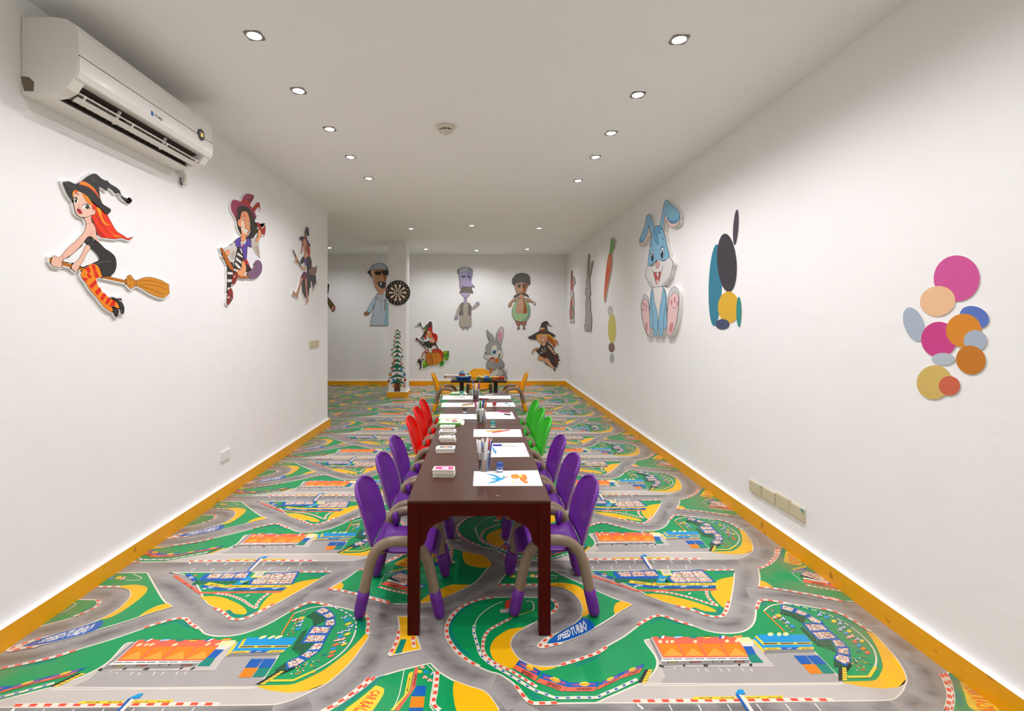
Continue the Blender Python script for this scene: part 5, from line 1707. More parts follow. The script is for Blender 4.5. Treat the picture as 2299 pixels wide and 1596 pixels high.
# ================================================================ children's chairs
def chair_proto(name, colhex, label):
    t = thing(name, label, 'chair')
    pl = solid(colhex, .30, .04, spec=.3, scale=14); gr = solid('937d6a', .36, .05, spec=.4)
    # shell: profile from the seat front over the bend up the back; x forward
    prof = [(.150, .224), (.142, .243), (.11, .254), (.05, .250), (-.03, .243), (-.095, .241), (-.134, .248), (-.152, .270), (-.163, .315), (-.176, .37), (-.190, .43), (-.201, .475), (-.207, .502), (-.2095, .515)]
    half = [.085, .112, .128, .135, .137, .139, .143, .150, .158, .162, .157, .134, .094, .032]
    cup = [.0, .0, .0, .004, .008, .014, .024, .036, .043, .045, .040, .030, .018, .005]
    fold = [0, 0, 0, .0, .004, .010, .016, .014, .006, 0, 0, 0, 0, 0]
    nU = 10
    def shell(i0, i1, nm):
        m = MB(); vs = []
        for i in range(i0, i1 + 1):
            a = Vector(prof[max(i - 1, 0)]); b = Vector(prof[min(i + 1, len(prof) - 1)]); tg = (b - a).normalized(); nrm = Vector((-tg.y, tg.x)) * -1    # toward the sitter
            nrm = Vector((tg.y, -tg.x))
            for u in range(nU + 1):
                s = u / nU * 2 - 1; y = half[i] * math.sin(s * math.pi / 2) if i > 10 or i < 2 else half[i] * s
                e = abs(s) ** 2.4
                p = Vector(prof[i]) + nrm * (cup[i] * e) + nrm * (fold[i] * max(0, abs(s) - .45) * 1.2)
                vs.append((p.x, y, p.y))
        fs = []
        for i in range(i1 - i0):
            for u in range(nU):
                k = i * (nU + 1) + u; fs.append((k, k + 1, k + nU + 2, k + nU + 1))
        m.add(vs, fs); o = m.build(nm, pl, t, True)
        sd = o.modifiers.new('s', 'SOLIDIFY'); sd.thickness = .012; sd.offset = 0
        sb = o.modifiers.new('b', 'SUBSURF'); sb.levels = 1; sb.render_levels = 1
        bake(o); o.data.polygons.foreach_set('use_smooth', [True] * len(o.data.polygons)); return o
    # which side is the sitter's? seat normal must point up
    shell(0, 6, 'seat'); shell(6, 13, 'backrest')
    arch = [(-.164, .02), (-.150, .085), (-.136, .15), (-.123, .208), (-.106, .258), (-.080, .293), (-.043, .311), (0, .3155), (.043, .311), (.080, .293), (.106, .258), (.123, .208), (.136, .15), (.150, .085), (.164, .02)]
    A = smooth_closed(arch, [False] * len(arch), 2, False)
    for sy in (-1, 1):
        y = sy * .166
        MB().tube([(x, y, z) for x, z in A], .0215, 14).build('leg_arch', gr, t, True)
        for sx in (-1, 1):
            # plastic foot sleeve along the slanting leg, rounded at the bottom
            P = [(.1650, .0035), (.1648, .006), (.1642, .013), (.163, .022), (.159, .045), (.1515, .078), (.1435, .114)]
            MB().tube([(sx * x, y, z) for x, z in P], [.006, .014, .0205, .0235, .0245, .0245, .0243], 14).build('foot_sleeve', pl, t, True)
        # clamp where the shell hooks over the tube
        MB().tube([(-.062, sy * .125, .262), (-.066, sy * .138, .288), (-.070, sy * .150, .303), (-.072, sy * .160, .305)], [.010, .015, .017, .009], 10).build('tube_clamp', pl, t, True)
        MB().tube([(.088, sy * .110, .245), (.090, sy * .132, .252), (.093, sy * .150, .256)], [.012, .016, .012], 10).build('tube_clamp', pl, t, True)
    return t
def set_chair(proto, x, y, rz, label, first, grp):
    o = proto if first else copy_tree(proto); o.location = (x, y, 0); o.rotation_euler = (0, 0, rz); o['label'] = label; o['group'] = grp; return o
ordc = ['nearest', 'middle', 'farthest']
pp = chair_proto('kids_chair', '6e2c98', ''); pr_ = chair_proto('kids_chair', 'ee0500', ''); pg = chair_proto('kids_chair', '3cc634', ''); py_ = chair_proto('kids_chair', 'fbae06', '')
for i, y in enumerate((2.20, 2.62, 3.01)): set_chair(pp, -.330, y, 0, 'purple plastic kids chair on left side of table, %s of three' % ordc[i], i == 0, 'purple chairs')
for i, y in enumerate((2.215, 2.607, 3.035)): set_chair(pp, .304, y, math.pi, 'purple plastic kids chair on right side of table, %s of three' % ordc[i], False, 'purple chairs')
for i, y in enumerate((3.66, 4.07, 4.475)): set_chair(pr_, -.330, y, 0, 'red plastic kids chair at the far table, %s of three' % ordc[i], i == 0, 'red chairs')
for i, y in enumerate((3.62, 4.01, 4.42)): set_chair(pg, .304, y, math.pi, 'green plastic kids chair at the far table, %s of three' % ordc[i], i == 0, 'green chairs')
set_chair(py_, -.458, 6.83, 0, 'yellow plastic kids chair left of the small black table', True, 'yellow chairs')
set_chair(py_, .448, 6.86, math.pi, 'yellow plastic kids chair right of the small black table', False, 'yellow chairs')
set_chair(py_, -.015, 7.235, -math.pi / 2, 'yellow plastic kids chair behind the small black table, facing viewer', False, 'yellow chairs')
# ================================================================ things on the tables
def tp(px, py, z=TZ): q = onZ(px, py, z); return (q[0], q[1])
def clear_plastic():
    m = bpy.data.materials.new('clear_plastic'); m.use_nodes = True; nt = m.node_tree; nt.nodes.clear()
    out = nt.nodes.new('ShaderNodeOutputMaterial'); tr = nt.nodes.new('ShaderNodeBsdfTransparent'); gl = nt.nodes.new('ShaderNodeBsdfGlossy'); mx = nt.nodes.new('ShaderNodeMixShader')
    fr = nt.nodes.new('ShaderNodeLayerWeight'); fr.inputs[0].default_value = .35
    mr = nt.nodes.new('ShaderNodeMapRange'); mr.inputs[3].default_value = .04; mr.inputs[4].default_value = .38
    tr.inputs[0].default_value = (.96, .97, .97, 1); gl.inputs['Roughness'].default_value = .08
    nt.links.new(fr.outputs['Facing'], mr.inputs[0]); nt.links.new(mr.outputs[0], mx.inputs[0]); nt.links.new(tr.outputs[0], mx.inputs[1]); nt.links.new(gl.outputs[0], mx.inputs[2]); nt.links.new(mx.outputs[0], out.inputs[0])
    return m
M_CLEAR = clear_plastic()
PAPER = solid('f6f6f4', .6, .01)
def slab(name, quad, label, th=.0007, z=TZ, mat=None, cat='paper', grp=None):
    c = (sum(p[0] for p in quad) / 4, sum(p[1] for p in quad) / 4)
    t = thing(name, label, cat, (c[0], c[1], z + .0001), 0, grp)
    rr = random.Random(hash(name + label) % 999); n = 6
    # a sheet with a faint curl at its corners
    vs = []; fs = []
    for lay in (0, 1):
        for j in range(n + 1):
            for i in range(n + 1):
                u, v = i / n, j / n
                x = (quad[0][0] * (1 - u) + quad[1][0] * u) * (1 - v) + (quad[3][0] * (1 - u) + quad[2][0] * u) * v
                y = (quad[0][1] * (1 - u) + quad[1][1] * u) * (1 - v) + (quad[3][1] * (1 - u) + quad[2][1] * u) * v
                vs.append((x - c[0], y - c[1], (th if lay else 0)))
    W = n + 1
    for j in range(n):
        for i in range(n):
            a = j * W + i; fs.append((a, a + W, a + W + 1, a + 1)); b = a + W * W; fs.append((b, b + 1, b + W + 1, b + W))
    for i in range(n):
        fs.append((i, i + 1, W * W + i + 1, W * W + i)); a = n * W + i; fs.append((a, W * W + a, W * W + a + 1, a + 1))
        a = i * W; fs.append((a, W * W + a, W * W + a + W, a + W)); a += n; fs.append((a, a + W, W * W + a + W, W * W + a))
    MB().add(vs, fs).build('sheet', mat or PAPER, t)
    return t, c
def art(t, c, name, shapes, z=.0008):
    """printed or drawn marks on a sheet: (colour, [px points]) or (colour, width px, [px points])"""
    m = MB(); mats = []; idx = {}
    for k, sh in enumerate(shapes):
        col = sh[0]
        if col not in idx: idx[col] = len(mats); mats.append(solid(col, .6, .05))
        polys = [sh[1]] if len(sh) == 2 else stroke(sh[2], sh[1])
        for P in polys:
            Q = [tp(*p) for p in P]; A = sum(Q[i - 1][0] * Q[i][1] - Q[i][0] * Q[i - 1][1] for i in range(len(Q)))
            if A < 0: Q = Q[::-1]
            m.add([(q[0] - c[0], q[1] - c[1], z + k * .00004) for q in Q], [tuple(range(len(Q)))], idx[col])
    o = m.build(name, mats, t, fix=False); o['kind'] = 'stuff' if False else o.get('kind', ''); del o['kind']
    return o
def el(cx, cy, rx, ry, rot=0): return ellipse(cx, cy, rx, ry, rot, 12)
def P3(x, y): return (920 + x * .13919, 960 + y * .13919)
def P2(x, y): return (940 + x * .12179, 820 + y * .12179)
def Q3(*a): return [tp(*P3(*p)) for p in a]
def Q2(*a): return [tp(*P2(*p)) for p in a]
# nearest sheet with a blue bird and an orange animal coloured in
t, c = slab('colouring_sheet', Q3((1020, 942), (2148, 940), (2065, 690), (1035, 705)), 'white sheet with blue and orange coloured-in pictures, nearest on the table')
sm = lambda pts: smooth_closed(pts, [False] * len(pts), 3)
art(t, c, 'picture', [('1f9fd0', sm([P3(*p) for p in ((1230, 748), (1330, 755), (1420, 785), (1470, 815), (1540, 800), (1520, 830), (1470, 850), (1380, 885), (1250, 905), (1330, 870), (1390, 845), (1320, 835), (1330, 815), (1400, 815), (1340, 780))])),
    ('2f8f50', [P3(1490, 805), P3(1525, 772), P3(1530, 800)]), ('d84a4a', [P3(1530, 800), P3(1590, 790), P3(1560, 815)]),
    ('1a5f8a', .5, [P3(1240, 752), P3(1400, 790), P3(1470, 815)]), ('1a5f8a', .5, [P3(1255, 900), P3(1390, 865), P3(1470, 850)])])
art(t, c, 'picture', [('ee7a1c', el(*P3(1700, 790), 10, 5.5)), ('ee7a1c', el(*P3(1830, 810), 9, 8)), ('f09a2a', el(*P3(1690, 800), 5, 3)), ('e8c83a', el(*P3(1790, 785), 4.5, 2.5)),
    ('ee7a1c', [P3(1800, 860), P3(1900, 860), P3(1905, 900), P3(1850, 900)]), ('ee7a1c', .8, [P3(1800, 875), P3(1730, 890), P3(1670, 880)]), ('e8d86a', el(*P3(1665, 875), 3.2, 2)), ('a84a10', .4, [P3(1660, 770), P3(1740, 830)])])
art(t, c, 'printed_line', [('555', .35, [P3(1118, 722), P3(1116, 925)]), ('777', .3, [P3(1990, 705), P3(2060, 925)])])
t, c = slab('drawing_sheet', Q3((1255, 478), (1935, 470), (1842, 247), (1262, 252)), 'blank white sheet behind the nearest cup of pens')
art(t, c, 'pencil_mark', [('9a7a70', .5, [P3(1690, 330), P3(1850, 370), P3(1895, 385)]), ('a0522d', .9, [P3(1830, 365), P3(1895, 390)]), ('8a8a8a', .4, [P3(1600, 300), P3(1730, 300)])])
t, c = slab('drawing_sheet', Q3((1025, 150), (1818, 150), (1785, 28), (1030, 28)), 'white sheet with outline drawing and two pencils, third from the near end')
art(t, c, 'outline_drawing', [('666', .35, [P3(1060, 105), P3(1130, 85), P3(1220, 80), P3(1170, 115), P3(1080, 120)]), ('3a8a4a', .4, [P3(1650, 130), P3(1720, 95), P3(1700, 135)]), ('444', .35, [P3(1640, 60), P3(1720, 60), P3(1690, 80)]), ('6a8ac0', .4, [P3(1720, 80), P3(1770, 110), P3(1780, 135)]), ('8a9ad0', .4, [P3(1430, 105), P3(1500, 95), P3(1560, 108), P3(1480, 118), P3(1430, 105)])])
t, c = slab('drawing_sheet', Q2((1245, 990), (1785, 990), (1720, 858), (1225, 860)), 'white sheet with magenta and brown markers on it, right of the middle cup')
t, c = slab('drawing_sheet', Q2((370, 995), (1075, 995), (1062, 900), (395, 900)), 'white sheet with red and green line drawing, left of the middle cup')
art(t, c, 'line_drawing', [('8a3a3a', .6, [P2(600, 937), P2(740, 937)]), ('3a9a5a', .7, [P2(660, 915), P2(745, 912)]), ('7a3a3a', .5, [P2(760, 920), P2(890, 948), P2(780, 972)]), ('3a9a5a', .7, [P2(660, 982), P2(740, 982)]), ('3a90d0', .8, [P2(1010, 918), P2(1050, 922)]), ('30c040', el(*P2(1045, 937), 1.6, 1)), ('d8c84a', .6, [P2(970, 965), P2(1050, 970)]), ('6ab8e0', el(*P2(865, 978), 2.2, .8)), ('888', .3, [P2(610, 950), P2(610, 980), P2(760, 985)])])
t, c = slab('drawing_sheet', Q2((412, 770), (1035, 765), (1030, 690), (432, 690)), 'white sheet with pink scribble, left side of the second table')
art(t, c, 'scribble', [('d88aa8', .6, [P2(600, 715), P2(680, 712), P2(650, 722)]), ('8a6ab0', .5, [P2(640, 738), P2(680, 735)]), ('e07040', .8, [P2(710, 712), P2(750, 708)]), ('a0c8a8', .4, [P2(760, 715), P2(860, 712)])])
t, c = slab('drawing_sheet', Q2((1215, 765), (1785, 765), (1752, 686), (1225, 690)), 'white sheet with green leaves and pink drawing beside the red-capped jar')
art(t, c, 'leaf_drawing', [('e89060', .8, [P2(1300, 718), P2(1350, 716)]), ('f0a0b0', [P2(1430, 742), P2(1500, 733), P2(1580, 740), P2(1500, 748)]), ('2a9070', [P2(1570, 705), P2(1620, 695), P2(1670, 708), P2(1610, 718)]), ('2a9070', [P2(1640, 742), P2(1680, 732), P2(1720, 742), P2(1680, 752)]), ('888', .3, [P2(1690, 695), P2(1720, 715)])])
t, c = slab('drawing_sheet', Q2((428, 632), (1002, 632), (990, 560), (455, 556)), 'white sheet with grey pencil drawing at the far left of the second table')
art(t, c, 'pencil_drawing', [('9a8a90', .7, [P2(630, 590), P2(700, 580), P2(800, 590), P2(860, 605), P2(640, 605)]), ('3ab0e0', el(*P2(963, 578), 2, .9)), ('e0d080', .5, [P2(930, 612), P2(990, 606)])])
t, c = slab('drawing_sheet', Q2((1100, 617), (1702, 620), (1690, 560), (1110, 560)), 'white sheet at the far right end of the second table')
art(t, c, 'faint_drawing', [('f0b8c8', .5, [P2(1290, 575), P2(1400, 572)]), ('e8e0a0', .5, [P2(1330, 595), P2(1430, 590)])])
# ---------------------------------------------------------------- pens
PENM = {}
def pen_mesh(kind, col, body='f4f3f1', L=.135, r=.0042):
    k = (kind, col, body, L, r)
    if k in PENM: return PENM[k]
    if kind == 'marker':      # coloured cap at the bottom end, pale barrel
        parts = [('cap', MB().lathe([(r * .75, 0), (r * 1.12, .002), (r * 1.12, L * .36)], n=10).mesh('cap', solid(col, .35), True)),
                 ('barrel', MB().lathe([(r, L * .36), (r, L * .94), (r * .7, L * .97), (r * .62, L)], n=10).mesh('barrel', solid(body, .4), True))]
    elif kind == 'marker_up':
        parts = [('barrel', MB().lathe([(r * .7, 0), (r, .004), (r, L * .64)], n=10).mesh('barrel', solid(body, .4), True)),
                 ('cap', MB().lathe([(r * 1.12, L * .64), (r * 1.12, L * .985), (r * .7, L)], n=10).mesh('cap', solid(col, .35), True))]
    else:                     # pencil, point up
        parts = [('shaft', MB().lathe([(r * .85, 0), (r * .85, L * .88)], n=6).mesh('shaft', solid(col, .35))),
                 ('tip', MB().lathe([(r * .84, L * .88), (r * .2, L * .975)], n=6).mesh('tip', solid('d9b48a', .6), True)),
                 ('lead', MB().lathe([(r * .2, L * .975), (.0002, L)], n=6).mesh('lead', solid(body, .5), True))]
    PENM[k] = parts; return parts
def pen(kind, col, a, b, label, grp=None, body='f4f3f1', name=None, L=None, r=.0042):
    a, b = Vector(a), Vector(b); L = L or (b - a).length
    t = thing(name or ('pencil' if kind == 'pencil' else 'felt_pen'), label, 'pencil' if kind == 'pencil' else 'pen', a, 0, grp)
    t.rotation_euler = (b - a).to_track_quat('Z', 'Y').to_euler()
    for n, me in pen_mesh(kind, col, body, round(L, 4), r): obj(n, me, t)
    return t
def cup(px, py, label, pens, which, rot=0):
    x, y = tp(px, py)
    t = thing('pen_cup', label, 'cup', (x, y, TZ + .0002))
    R0, R1, H = .0250, .0345, .0895
    MB().lathe([(R0 - .001, .0016), (R0, 0), (R0 + .0005, .004), (R1, H), (R1 + .0012, H + .0005), (R1 + .0012, H + .0025), (R1 - .0008, H + .0025), (R0 - .0010, .0045), (0.001, .003)], n=32, cap=False).build('cup_wall', M_CLEAR, t, True, fix=False)
    MB().lathe([(R1 + .0008, H + .0003), (R1 + .0018, H + .0012), (R1 + .0010, H + .0027), (R1 - .0004, H + .0016), (R1 + .0008, H + .0003)], n=32, cap=False).build('rim', solid('d8d8d6', .2), t, True, fix=False)
    n = len(pens)
    for k, (kind, col, body, L, lab) in enumerate(pens):
        a = rot + 2 * math.pi * k / n; rb = .0175 if k % 2 == 0 else .010; rt = .0285 if k % 2 == 0 else .017
        p0 = Vector((x + rb * math.cos(a), y + rb * math.sin(a), TZ + .0065)); p1 = Vector((x + rt * math.cos(a + .25), y + rt * math.sin(a + .25), TZ + H))
        d = (p1 - p0).normalized(); pen(kind, col, p0, p0 + d * L, lab + ' ' + which, 'pens ' + which, body, r=.0054 if kind != 'pencil' else .0046)
    return t
Wb = 'f4f3f1'
cup(1087.5, 1056.5, 'clear cup crowded with pens, nearest on the table', [
    ('marker', '2a90d8', Wb, .137, 'light blue felt pen with white barrel standing in'), ('pencil', '23221f', '111', .140, 'black pencil standing in'), ('marker', '1f3fa0', Wb, .137, 'dark blue felt pen standing in'),
    ('pencil', '2b6fc0', '2b6fc0', .140, 'mid blue pencil standing in'), ('marker', 'd84a40', Wb, .137, 'red felt pen with white barrel standing in'), ('marker', 'e06a60', Wb, .137, 'salmon felt pen standing in'),
    ('marker', '2a2a2a', Wb, .137, 'black felt pen with white barrel standing in'), ('pencil', '7a2030', '7a2030', .100, 'short maroon pencil standing in'), ('marker', 'b06a30', Wb, .137, 'brown felt pen standing in'),
    ('marker', '2a4a90', Wb, .150, 'tall white pen with navy end standing in'), ('pencil', '2040a8', 'c0c0c0', .155, 'tall navy pencil standing in'), ('marker_up', 'c01a20', Wb, .140, 'pen with red upper end standing in')], 'the nearest cup', .4)
cup(1079.5, 949.0, 'clear cup of pens at the joint of two tables', [
    ('marker', '3a8a4a', Wb, .137, 'green felt pen with white barrel standing in'), ('marker', '2a4aa0', Wb, .137, 'blue felt pen with white barrel standing in'), ('marker_up', 'd8208a', Wb, .137, 'magenta felt pen standing in'),
    ('marker', '3a3a30', Wb, .137, 'black felt pen with white barrel standing in'), ('marker', '5a7a40', Wb, .137, 'olive felt pen standing in'), ('marker_up', '2a9a50', Wb, .150, 'tall pen with green upper end standing in'),
    ('marker_up', '24489a', Wb, .160, 'tall pen with navy upper end standing in'), ('marker', '4a6a9a', Wb, .137, 'steel blue felt pen standing in'), ('marker_up', 'e0702a', Wb, .132, 'pen with orange upper end standing in'), ('marker', 'd0b060', Wb, .137, 'tan felt pen standing in')], 'the middle cup', 1.1)
cup(1068, 897.5, 'clear cup of pens farthest along the table', [
    ('marker_up', 'c82a80', Wb, .137, 'magenta pen standing in'), ('marker', '6a6a6a', Wb, .137, 'grey felt pen with white barrel standing in'), ('marker_up', '2a4a9a', Wb, .160, 'tall navy pen standing in'),
    ('marker', '50808a', Wb, .137, 'teal felt pen with white barrel standing in'), ('pencil', '3a5a30', '222', .145, 'dark green pencil standing in'), ('marker', 'b04a6a', Wb, .137, 'rose felt pen standing in'), ('pencil', '26407a', 'ddd', .170, 'very tall blue pencil standing in')], 'the farthest cup', .2)
def lying(kind, col, pa, pb, label, body=Wb, r=.0042, z=.0013):
    a, b = tp(*pa), tp(*pb); return pen(kind, col, (a[0], a[1], TZ + z + r * 1.12), (b[0], b[1], TZ + z + r * 1.12), label, None, body, r=r)
lying('pencil', 'e8b020', P3(1240, 75), P3(1500, 52), 'yellow pencil lying on the sheet with the outline drawing', 'e8b020', .004)
lying('pencil', 'd8483a', P3(1330, 92), P3(1640, 45), 'red pencil lying on the sheet with the outline drawing', 'd8483a', .004)
lying('marker', '3a44a8', P3(1335, 298), P3(1740, 300), 'blue marker lying on the blank sheet', Wb, .0045)
lying('marker', '2a9ad8', P3(1385, 420), P3(1335, 335), 'light blue pen cap lying on the blank sheet', '2a9ad8', .0042)
lying('marker_up', 'd8208a', P2(1690, 880), P2(1475, 865), 'magenta marker lying on the sheet right of the middle cup', 'a82a5a', .0045)
lying('marker', '3a2a26', P2(1695, 925), P2(1380, 893), 'brown marker lying on the sheet right of the middle cup', Wb, .0042)
lying('pencil', '6a2a30', P2(810, 735), P2(1030, 712), 'dark red pencil lying on the pink scribble sheet', '6a2a30', .004)
lying('pencil', 'e0b83a', P2(790, 758), P2(1030, 733), 'yellow pencil lying on the pink scribble sheet', 'e0b83a', .004)
lying('marker', '2a8a50', P2(1112, 560), P2(1385, 552), 'green marker lying at the far end of the second table', Wb, .0042)
lying('marker', 'b83038', P2(1112, 625), P2(1290, 630), 'red marker lying on the table beside the farthest cup', 'b83038', .0042, .0002)
# ---------------------------------------------------------------- jars
def jar(px, py, cap, label, tint):
    x, y = tp(px, py); t = thing('paint_jar', label, 'jar', (x, y, TZ + .0002))
    MB().lathe([(.0135, 0), (.0148, .001), (.0150, .004), (.0150, .025), (.0138, .0275)], n=24).build('jar_body', solid(tint, .3, .04), t, True)
    MB().lathe([(.0152, .007), (.0152, .0235)], n=24, cap=False).build('paper_label', solid('e9ecef', .5, .03), t, True, fix=False)
    MB().lathe([(.01525, .015), (.01525, .0225)], n=24, cap=False).build('label_band', solid(cap, .5, .03), t, True, fix=False)
    MB().lathe([(.0160, .0275), (.0163, .029), (.0163, .040), (.0150, .0425), (.0135, .043)], n=24).build('lid', solid(cap, .32, .03), t, True)
jar(1121.8, 1059.5, '1f4ba0', 'small paint jar with blue lid beside the nearest cup', '7a86b8')
jar(1106.8, 960.3, '1f8a80', 'small paint jar with teal lid near the joint of the tables', '9ac8b8')
jar(1043.5, 928.5, '2a2a2c', 'small paint jar with black lid, left half of the second table', '3a3a3c')
jar(1110, 914.5, 'b81f28', 'small paint jar with red lid on the right half of the second table', 'c88a8a')
jar(1036.6, 888.5, '1a7f72', 'small paint jar with teal lid at the far left of the second table', '5aa89a')
# ---------------------------------------------------------------- card decks and boxes
def deck(px0, px1, py, h, dep, n, label, tops, twist=0.0):
    a, b = tp(px0, py), tp(px1, py); wv = b[0] - a[0]; cx, cy = (a[0] + b[0]) / 2, a[1] + dep / 2
    t = thing('card_deck', label, 'cards', (cx, cy, TZ + .0002), twist)
    rr = random.Random(len(label)); th = h / n; col = solid('ece6da', .55, .04)
    me = MB().box(-wv / 2, wv / 2, -dep / 2, dep / 2, 0, th * .80).mesh('card', col)
    for k in range(n):
        o = obj('card', me, t, (rr.uniform(-.0045, .0045), rr.uniform(-.004, .003), k * th), rr.uniform(-.04, .04))
    top = t.children[-1] if False else o
    m = MB(); mats = []
    for k, (c_, x0, x1, y0, y1) in enumerate(tops):
        mats.append(solid(c_, .45, .03)); m.add([(x * wv / 2, y * dep / 2, th * .80 + .0002 + k * .0001) for x, y in ((x0, y0), (x1, y0), (x1, y1), (x0, y1))], [(0, 1, 2, 3)], k)
    m.build('card_face', mats, o, fix=False)
    return t
deck(972.5, 1019.5, 1071.8, .034, .060, 10, 'thick deck of cards with pink top card, nearest on the table', [('d8438f', -.86, .86, -.75, .75), ('f2d9e6', -.2, .4, -.5, .45), ('d8438f', .02, .06, -.5, .45), ('f6f0ee', -.85, -.5, -.85, -.6)])
deck(979, 1020, 1016.5, .022, .066, 7, 'loose deck of cards with dark oval on top, second along the table', [('f2eee8', -.95, .95, -.9, .9), ('3a322e', -.72, .72, -.35, .4), ('c86a4a', -.2, .2, -.25, .35)], .03)
deck(986.5, 1022, 992.3, .027, .058, 8, 'neat deck with brownish edges, third along the table', [('f2eee8', -.95, .95, -.9, .9), ('3a3a3a', -.85, -.5, 0, .6), ('a8a04a', -.2, .1, .0, .6), ('3a3a3a', .4, .8, 0, .6)])
deck(986.5, 1022.5, 975.2, .02, .06, 6, 'curled deck with dark oval on top, fourth along the table', [('f2eee8', -.95, .95, -.9, .9), ('3f3430', -.72, .72, -.35, .45), ('c86a4a', -.15, .15, -.2, .35)], -.02)
deck(987.5, 1020, 961.4, .012, .055, 4, 'thin white deck with green corner marks, farthest of the decks', [('f2f0ea', -.95, .95, -.9, .9), ('5aa850', -.85, -.55, .1, .7), ('8a9aa8', -.2, .25, 0, .6), ('5aa850', .55, .85, .1, .7)])
def crayon_box(px0, px1, py, pyb, h, label, flap):
    a, b = tp(px0, py), tp(px1, py); dep = tp(px0, pyb)[1] - a[1]; wv = b[0] - a[0]
    t = thing('crayon_box', label, 'box', ((a[0] + b[0]) / 2, a[1] + dep / 2, TZ + .0002))
    MB().box(-wv / 2, wv / 2, -dep / 2, dep / 2, 0, h).build('carton', solid('5fae4a', .5, .05), t, bevel=.0008)
    m = MB(); 
    for k, (c_, x0, x1, y0, y1) in enumerate([('d8e6cc', -.86, .98, -.9, .9), ('e8d8c4', .2, .85, -.75, .75), ('c88a80', .2, .6, -.2, .6), ('8a7a90', .25, .7, -.6, -.1), ('f4f4f0', -.75, .1, -.4, .2), ('d05a4a', -.4, -.1, .25, .6)]):
        m.add([(x * wv / 2, y * dep / 2, h + .0003 + k * .0001) for x, y in ((x0, y0), (x1, y0), (x1, y1), (x0, y1))], [(0, 1, 2, 3)], k)
    m.build('box_print', [solid(c_, .5, .03) for c_ in ('d8e6cc', 'e8d8c4', 'c88a80', '8a7a90', 'f4f4f0', 'd05a4a')], t, fix=False)
    MB().prism([(wv / 2, 0), (wv / 2 + flap, .001), (wv / 2 + flap, .0022), (wv / 2, h * .9)], lambda x, z: (x, -dep / 2 + .004, z), lambda x, z: (x, dep / 2 - .01, z)).build('flap', solid('f0efe8', .55), t)
crayon_box(982, 1034, 955, 944, .014, 'flat green and white crayon box with open flap beside the decks', .022)
crayon_box(1010.5, 1043, 887, 882.6, .014, 'pale green crayon box at the far left end of the second table', .02)
x, y = tp(1117, 1113); t = thing('crumb', 'tiny cream scrap near the front edge of the table', 'scrap', (x, y, TZ + .0002))
MB().prism([(-.006, -.001), (.001, -.0018), (.006, .001), (.0, .0022)], lambda a, b: (a, b, 0), lambda a, b: (a, b, .0014)).build('scrap', solid('d8c48a', .7), t)
# ---------------------------------------------------------------- toys on the small black table
def bp(px, py): return tp(px, py, BZ)
def toy_boat():
    x0, y0 = bp(1024, 851); x1, _ = bp(1057.5, 851); L = x1 - x0; cx, cy = (x0 + x1) / 2, 6.93
    t = thing('toy_boat', 'toy boat with blue hull, white deck and orange cabin on black table', 'toy', (cx, cy, BZ + .0003), .12)
    st = [(-.5, .30, .62), (-.36, .60, .55), (-.1, .82, .46), (.2, .86, .5), (.5, .80, .66)]
    W = .048; H = .075; vs = []; 
    for s, w_, h in st:
        top = H * h
        for yy, zz in ((-w_ * .55, 0), (-w_, top * .55), (-w_ * 1.04, top), (w_ * 1.04, top), (w_, top * .55), (w_ * .55, 0)): vs.append((s * L * (1 if zz > 0 else .86), yy * W, zz))
    fs = []; n = 6
    for i in range(len(st) - 1):
        for k in range(n): fs.append((i * n + k, i * n + (k + 1) % n, (i + 1) * n + (k + 1) % n, (i + 1) * n + k))
    fs += [tuple(range(n))[::-1], tuple((len(st) - 1) * n + k for k in range(n))]
    MB().add(vs, fs).build('hull', solid('1a66b8', .3), t)
    vs = []
    for s, w_, h in st:
        for yy, zz in ((-w_ * 1.08, H * h + .0005), (-w_ * 1.08, H * h + .009), (w_ * 1.08, H * h + .009), (w_ * 1.08, H * h + .0005)): vs.append((s * L * 1.03, yy * W, zz))
    fs = []; n = 4
    for i in range(len(st) - 1):
        for k in range(n): fs.append((i * n + k, i * n + (k + 1) % n, (i + 1) * n + (k + 1) % n, (i + 1) * n + k))
    fs += [tuple(range(n))[::-1], tuple((len(st) - 1) * n + k for k in range(n))]
    MB().add(vs, fs).build('deck', solid('e6e4de', .4), t)
    MB().prism([(-.32, 0), (.10, 0), (.08, .024), (-.28, .024)], lambda a, b: (a * L, -.028, .047 + b), lambda a, b: (a * L, .028, .047 + b)).build('cabin', solid('d8492a', .35), t)
    MB().prism([(-.34, 0), (.14, 0), (.02, .016), (-.10, .016), (-.12, .03), (-.2, .03), (-.2, .016), (-.28, .012)], lambda a, b: (a * L, -.032, .0715 + b), lambda a, b: (a * L, .032, .0715 + b)).build('cabin_roof', solid('1f74c4', .35), t)
    for k in (-.13, .02): MB().lathe([(.006, 0), (.007, .022)], (k * L - .01, 0, .098), 10).build('funnel', solid('1f74c4', .35), t)
    MB().box(.30 * L - .012, .30 * L + .012, -.012, .012, .058, .082).build('crate', solid('5aa83a', .4), t, bevel=.002)
toy_boat()
t = thing('game_box', 'white game box with printed spine sticking out left of black table', 'box', (-.395, 7.08, BZ + .0003), -.10)
MB().box(-.115, .115, -.075, .075, 0, .045).build('carton', solid('ddd6cc', .5, .04), t, bevel=.001)
m = MB()
for k, (x0, x1, z0, z1) in enumerate([(-.105, -.085, .012, .034), (-.078, -.062, .014, .032)]): m.add([(x0, -.0755, z0), (x1, -.0755, z0), (x1, -.0755, z1), (x0, -.0755, z1)], [(0, 1, 2, 3)], k)
for p in text_in_quad('TOPMODEL', [(-.05, .017), (.07, .017), (.07, .030), (-.05, .030)], 1): m.add([(q[0], -.0755, q[1]) for q in p], [tuple(range(len(p)))], 2)
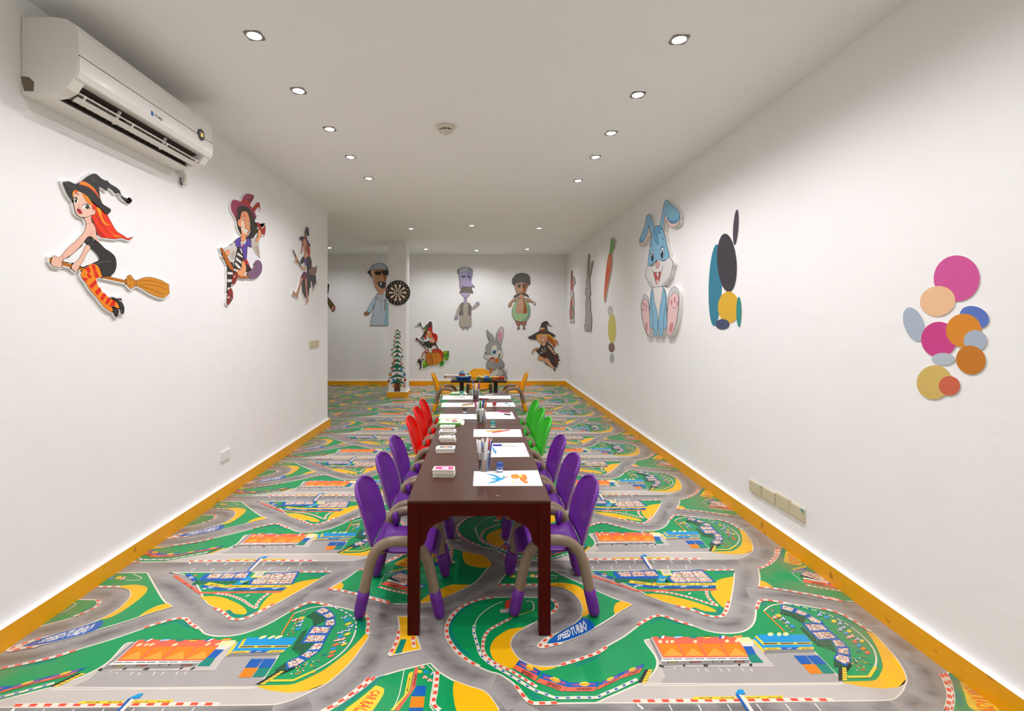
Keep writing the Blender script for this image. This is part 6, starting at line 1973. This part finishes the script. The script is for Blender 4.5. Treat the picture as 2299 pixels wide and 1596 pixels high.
m.build('spine_print', [solid('3a4a80', .5), solid('b0563a', .5), solid('4a4640', .5)], t, fix=False)
def roll(label, a, b, r, segs, name='toy_roll'):
    a = Vector((*bp(*a), BZ + r + .0006)); b = Vector((*bp(*b), BZ + r + .0006)); L = (b - a).length
    t = thing(name, label, 'toy', a); t.rotation_euler = (b - a).to_track_quat('Z', 'Y').to_euler()
    for n_, c_, s0, s1, k in segs: MB().lathe([(r * k * .94, s0 * L), (r * k, s0 * L + .002), (r * k, s1 * L - .002), (r * k * .94, s1 * L)], n=22).build(n_, solid(c_, .35), t, True)
    return t
roll('yellow cardboard roll with blue end cap on black table', (1075, 849.0), (1095, 853.6), .022, [('tube', 'e8dc7a', 0, .72, .94), ('end_cap', '1f74c4', .7, 1.0, 1.0), ('core', '143f80', .99, 1.012, .55)])
roll('orange and red toy torch lying at the right of black table', (1104, 850.0), (1133, 850.4), .017, [('handle', 'e0281a', .55, 1.0, .92), ('collar', 'd8902a', .42, .56, 1.06), ('head', 'e8a030', 0, .43, 1.12)], 'toy_torch')
def toy(name, label, px, py, poly, h, col, rz=0, extra=None):
    x, y = bp(px, py); t = thing(name, label, 'toy', (x, y, BZ + .0004), rz)
    MB().prism(poly, lambda a, b: (a, b, 0), lambda a, b: (a, b, h)).build('body', solid(col, .35), t, bevel=.002)
    if extra:
        for n_, c_, bx in extra: MB().box(*bx).build(n_, solid(c_, .35), t, bevel=.0015)
    return t
toy('toy_car', 'small blue toy car behind the rolls on black table', 1090, 848.0, [(-.05, -.02), (.05, -.02), (.05, .02), (-.05, .02)], .022, '1f6fb8', .1, [('cabin', 'dfe6ee', (-.022, .026, -.016, .016, .0222, .038)), ('wheel', '202020', (-.04, -.02, -.0235, -.0203, .001, .014)), ('wheel', '202020', (.02, .04, -.0235, -.0203, .001, .014))])
toy('toy_wedge', 'dark green toy wedge between the roll and the torch', 1100, 853.0, [(-.02, -.012), (.026, -.004), (.02, .02), (-.018, .016)], .022, '1f6a48', .2, [('ridge', '2a8a5a', (-.006, .008, -.004, .008, .0222, .029))])
toy('toy_blocks_bar', 'small red and orange building brick in front of the torch', 1111, 854.0, [(-.03, -.012), (.03, -.012), (.03, .012), (-.03, .012)], .016, 'c8341f', -.1, [('stud', 'e0a030', (-.022, -.008, -.006, .006, .0162, .021)), ('stud', 'e0a030', (.006, .02, -.006, .006, .0162, .021))])
toy('toy_wagon', 'green toy wagon under the left end of the yellow roll', 1072.5, 852.0, [(-.02, -.012), (.014, -.012), (.014, .012), (-.02, .012)], .018, '2f8f3a', 0, [('rim', '5fae4a', (-.016, .010, -.009, .009, .0182, .022))])
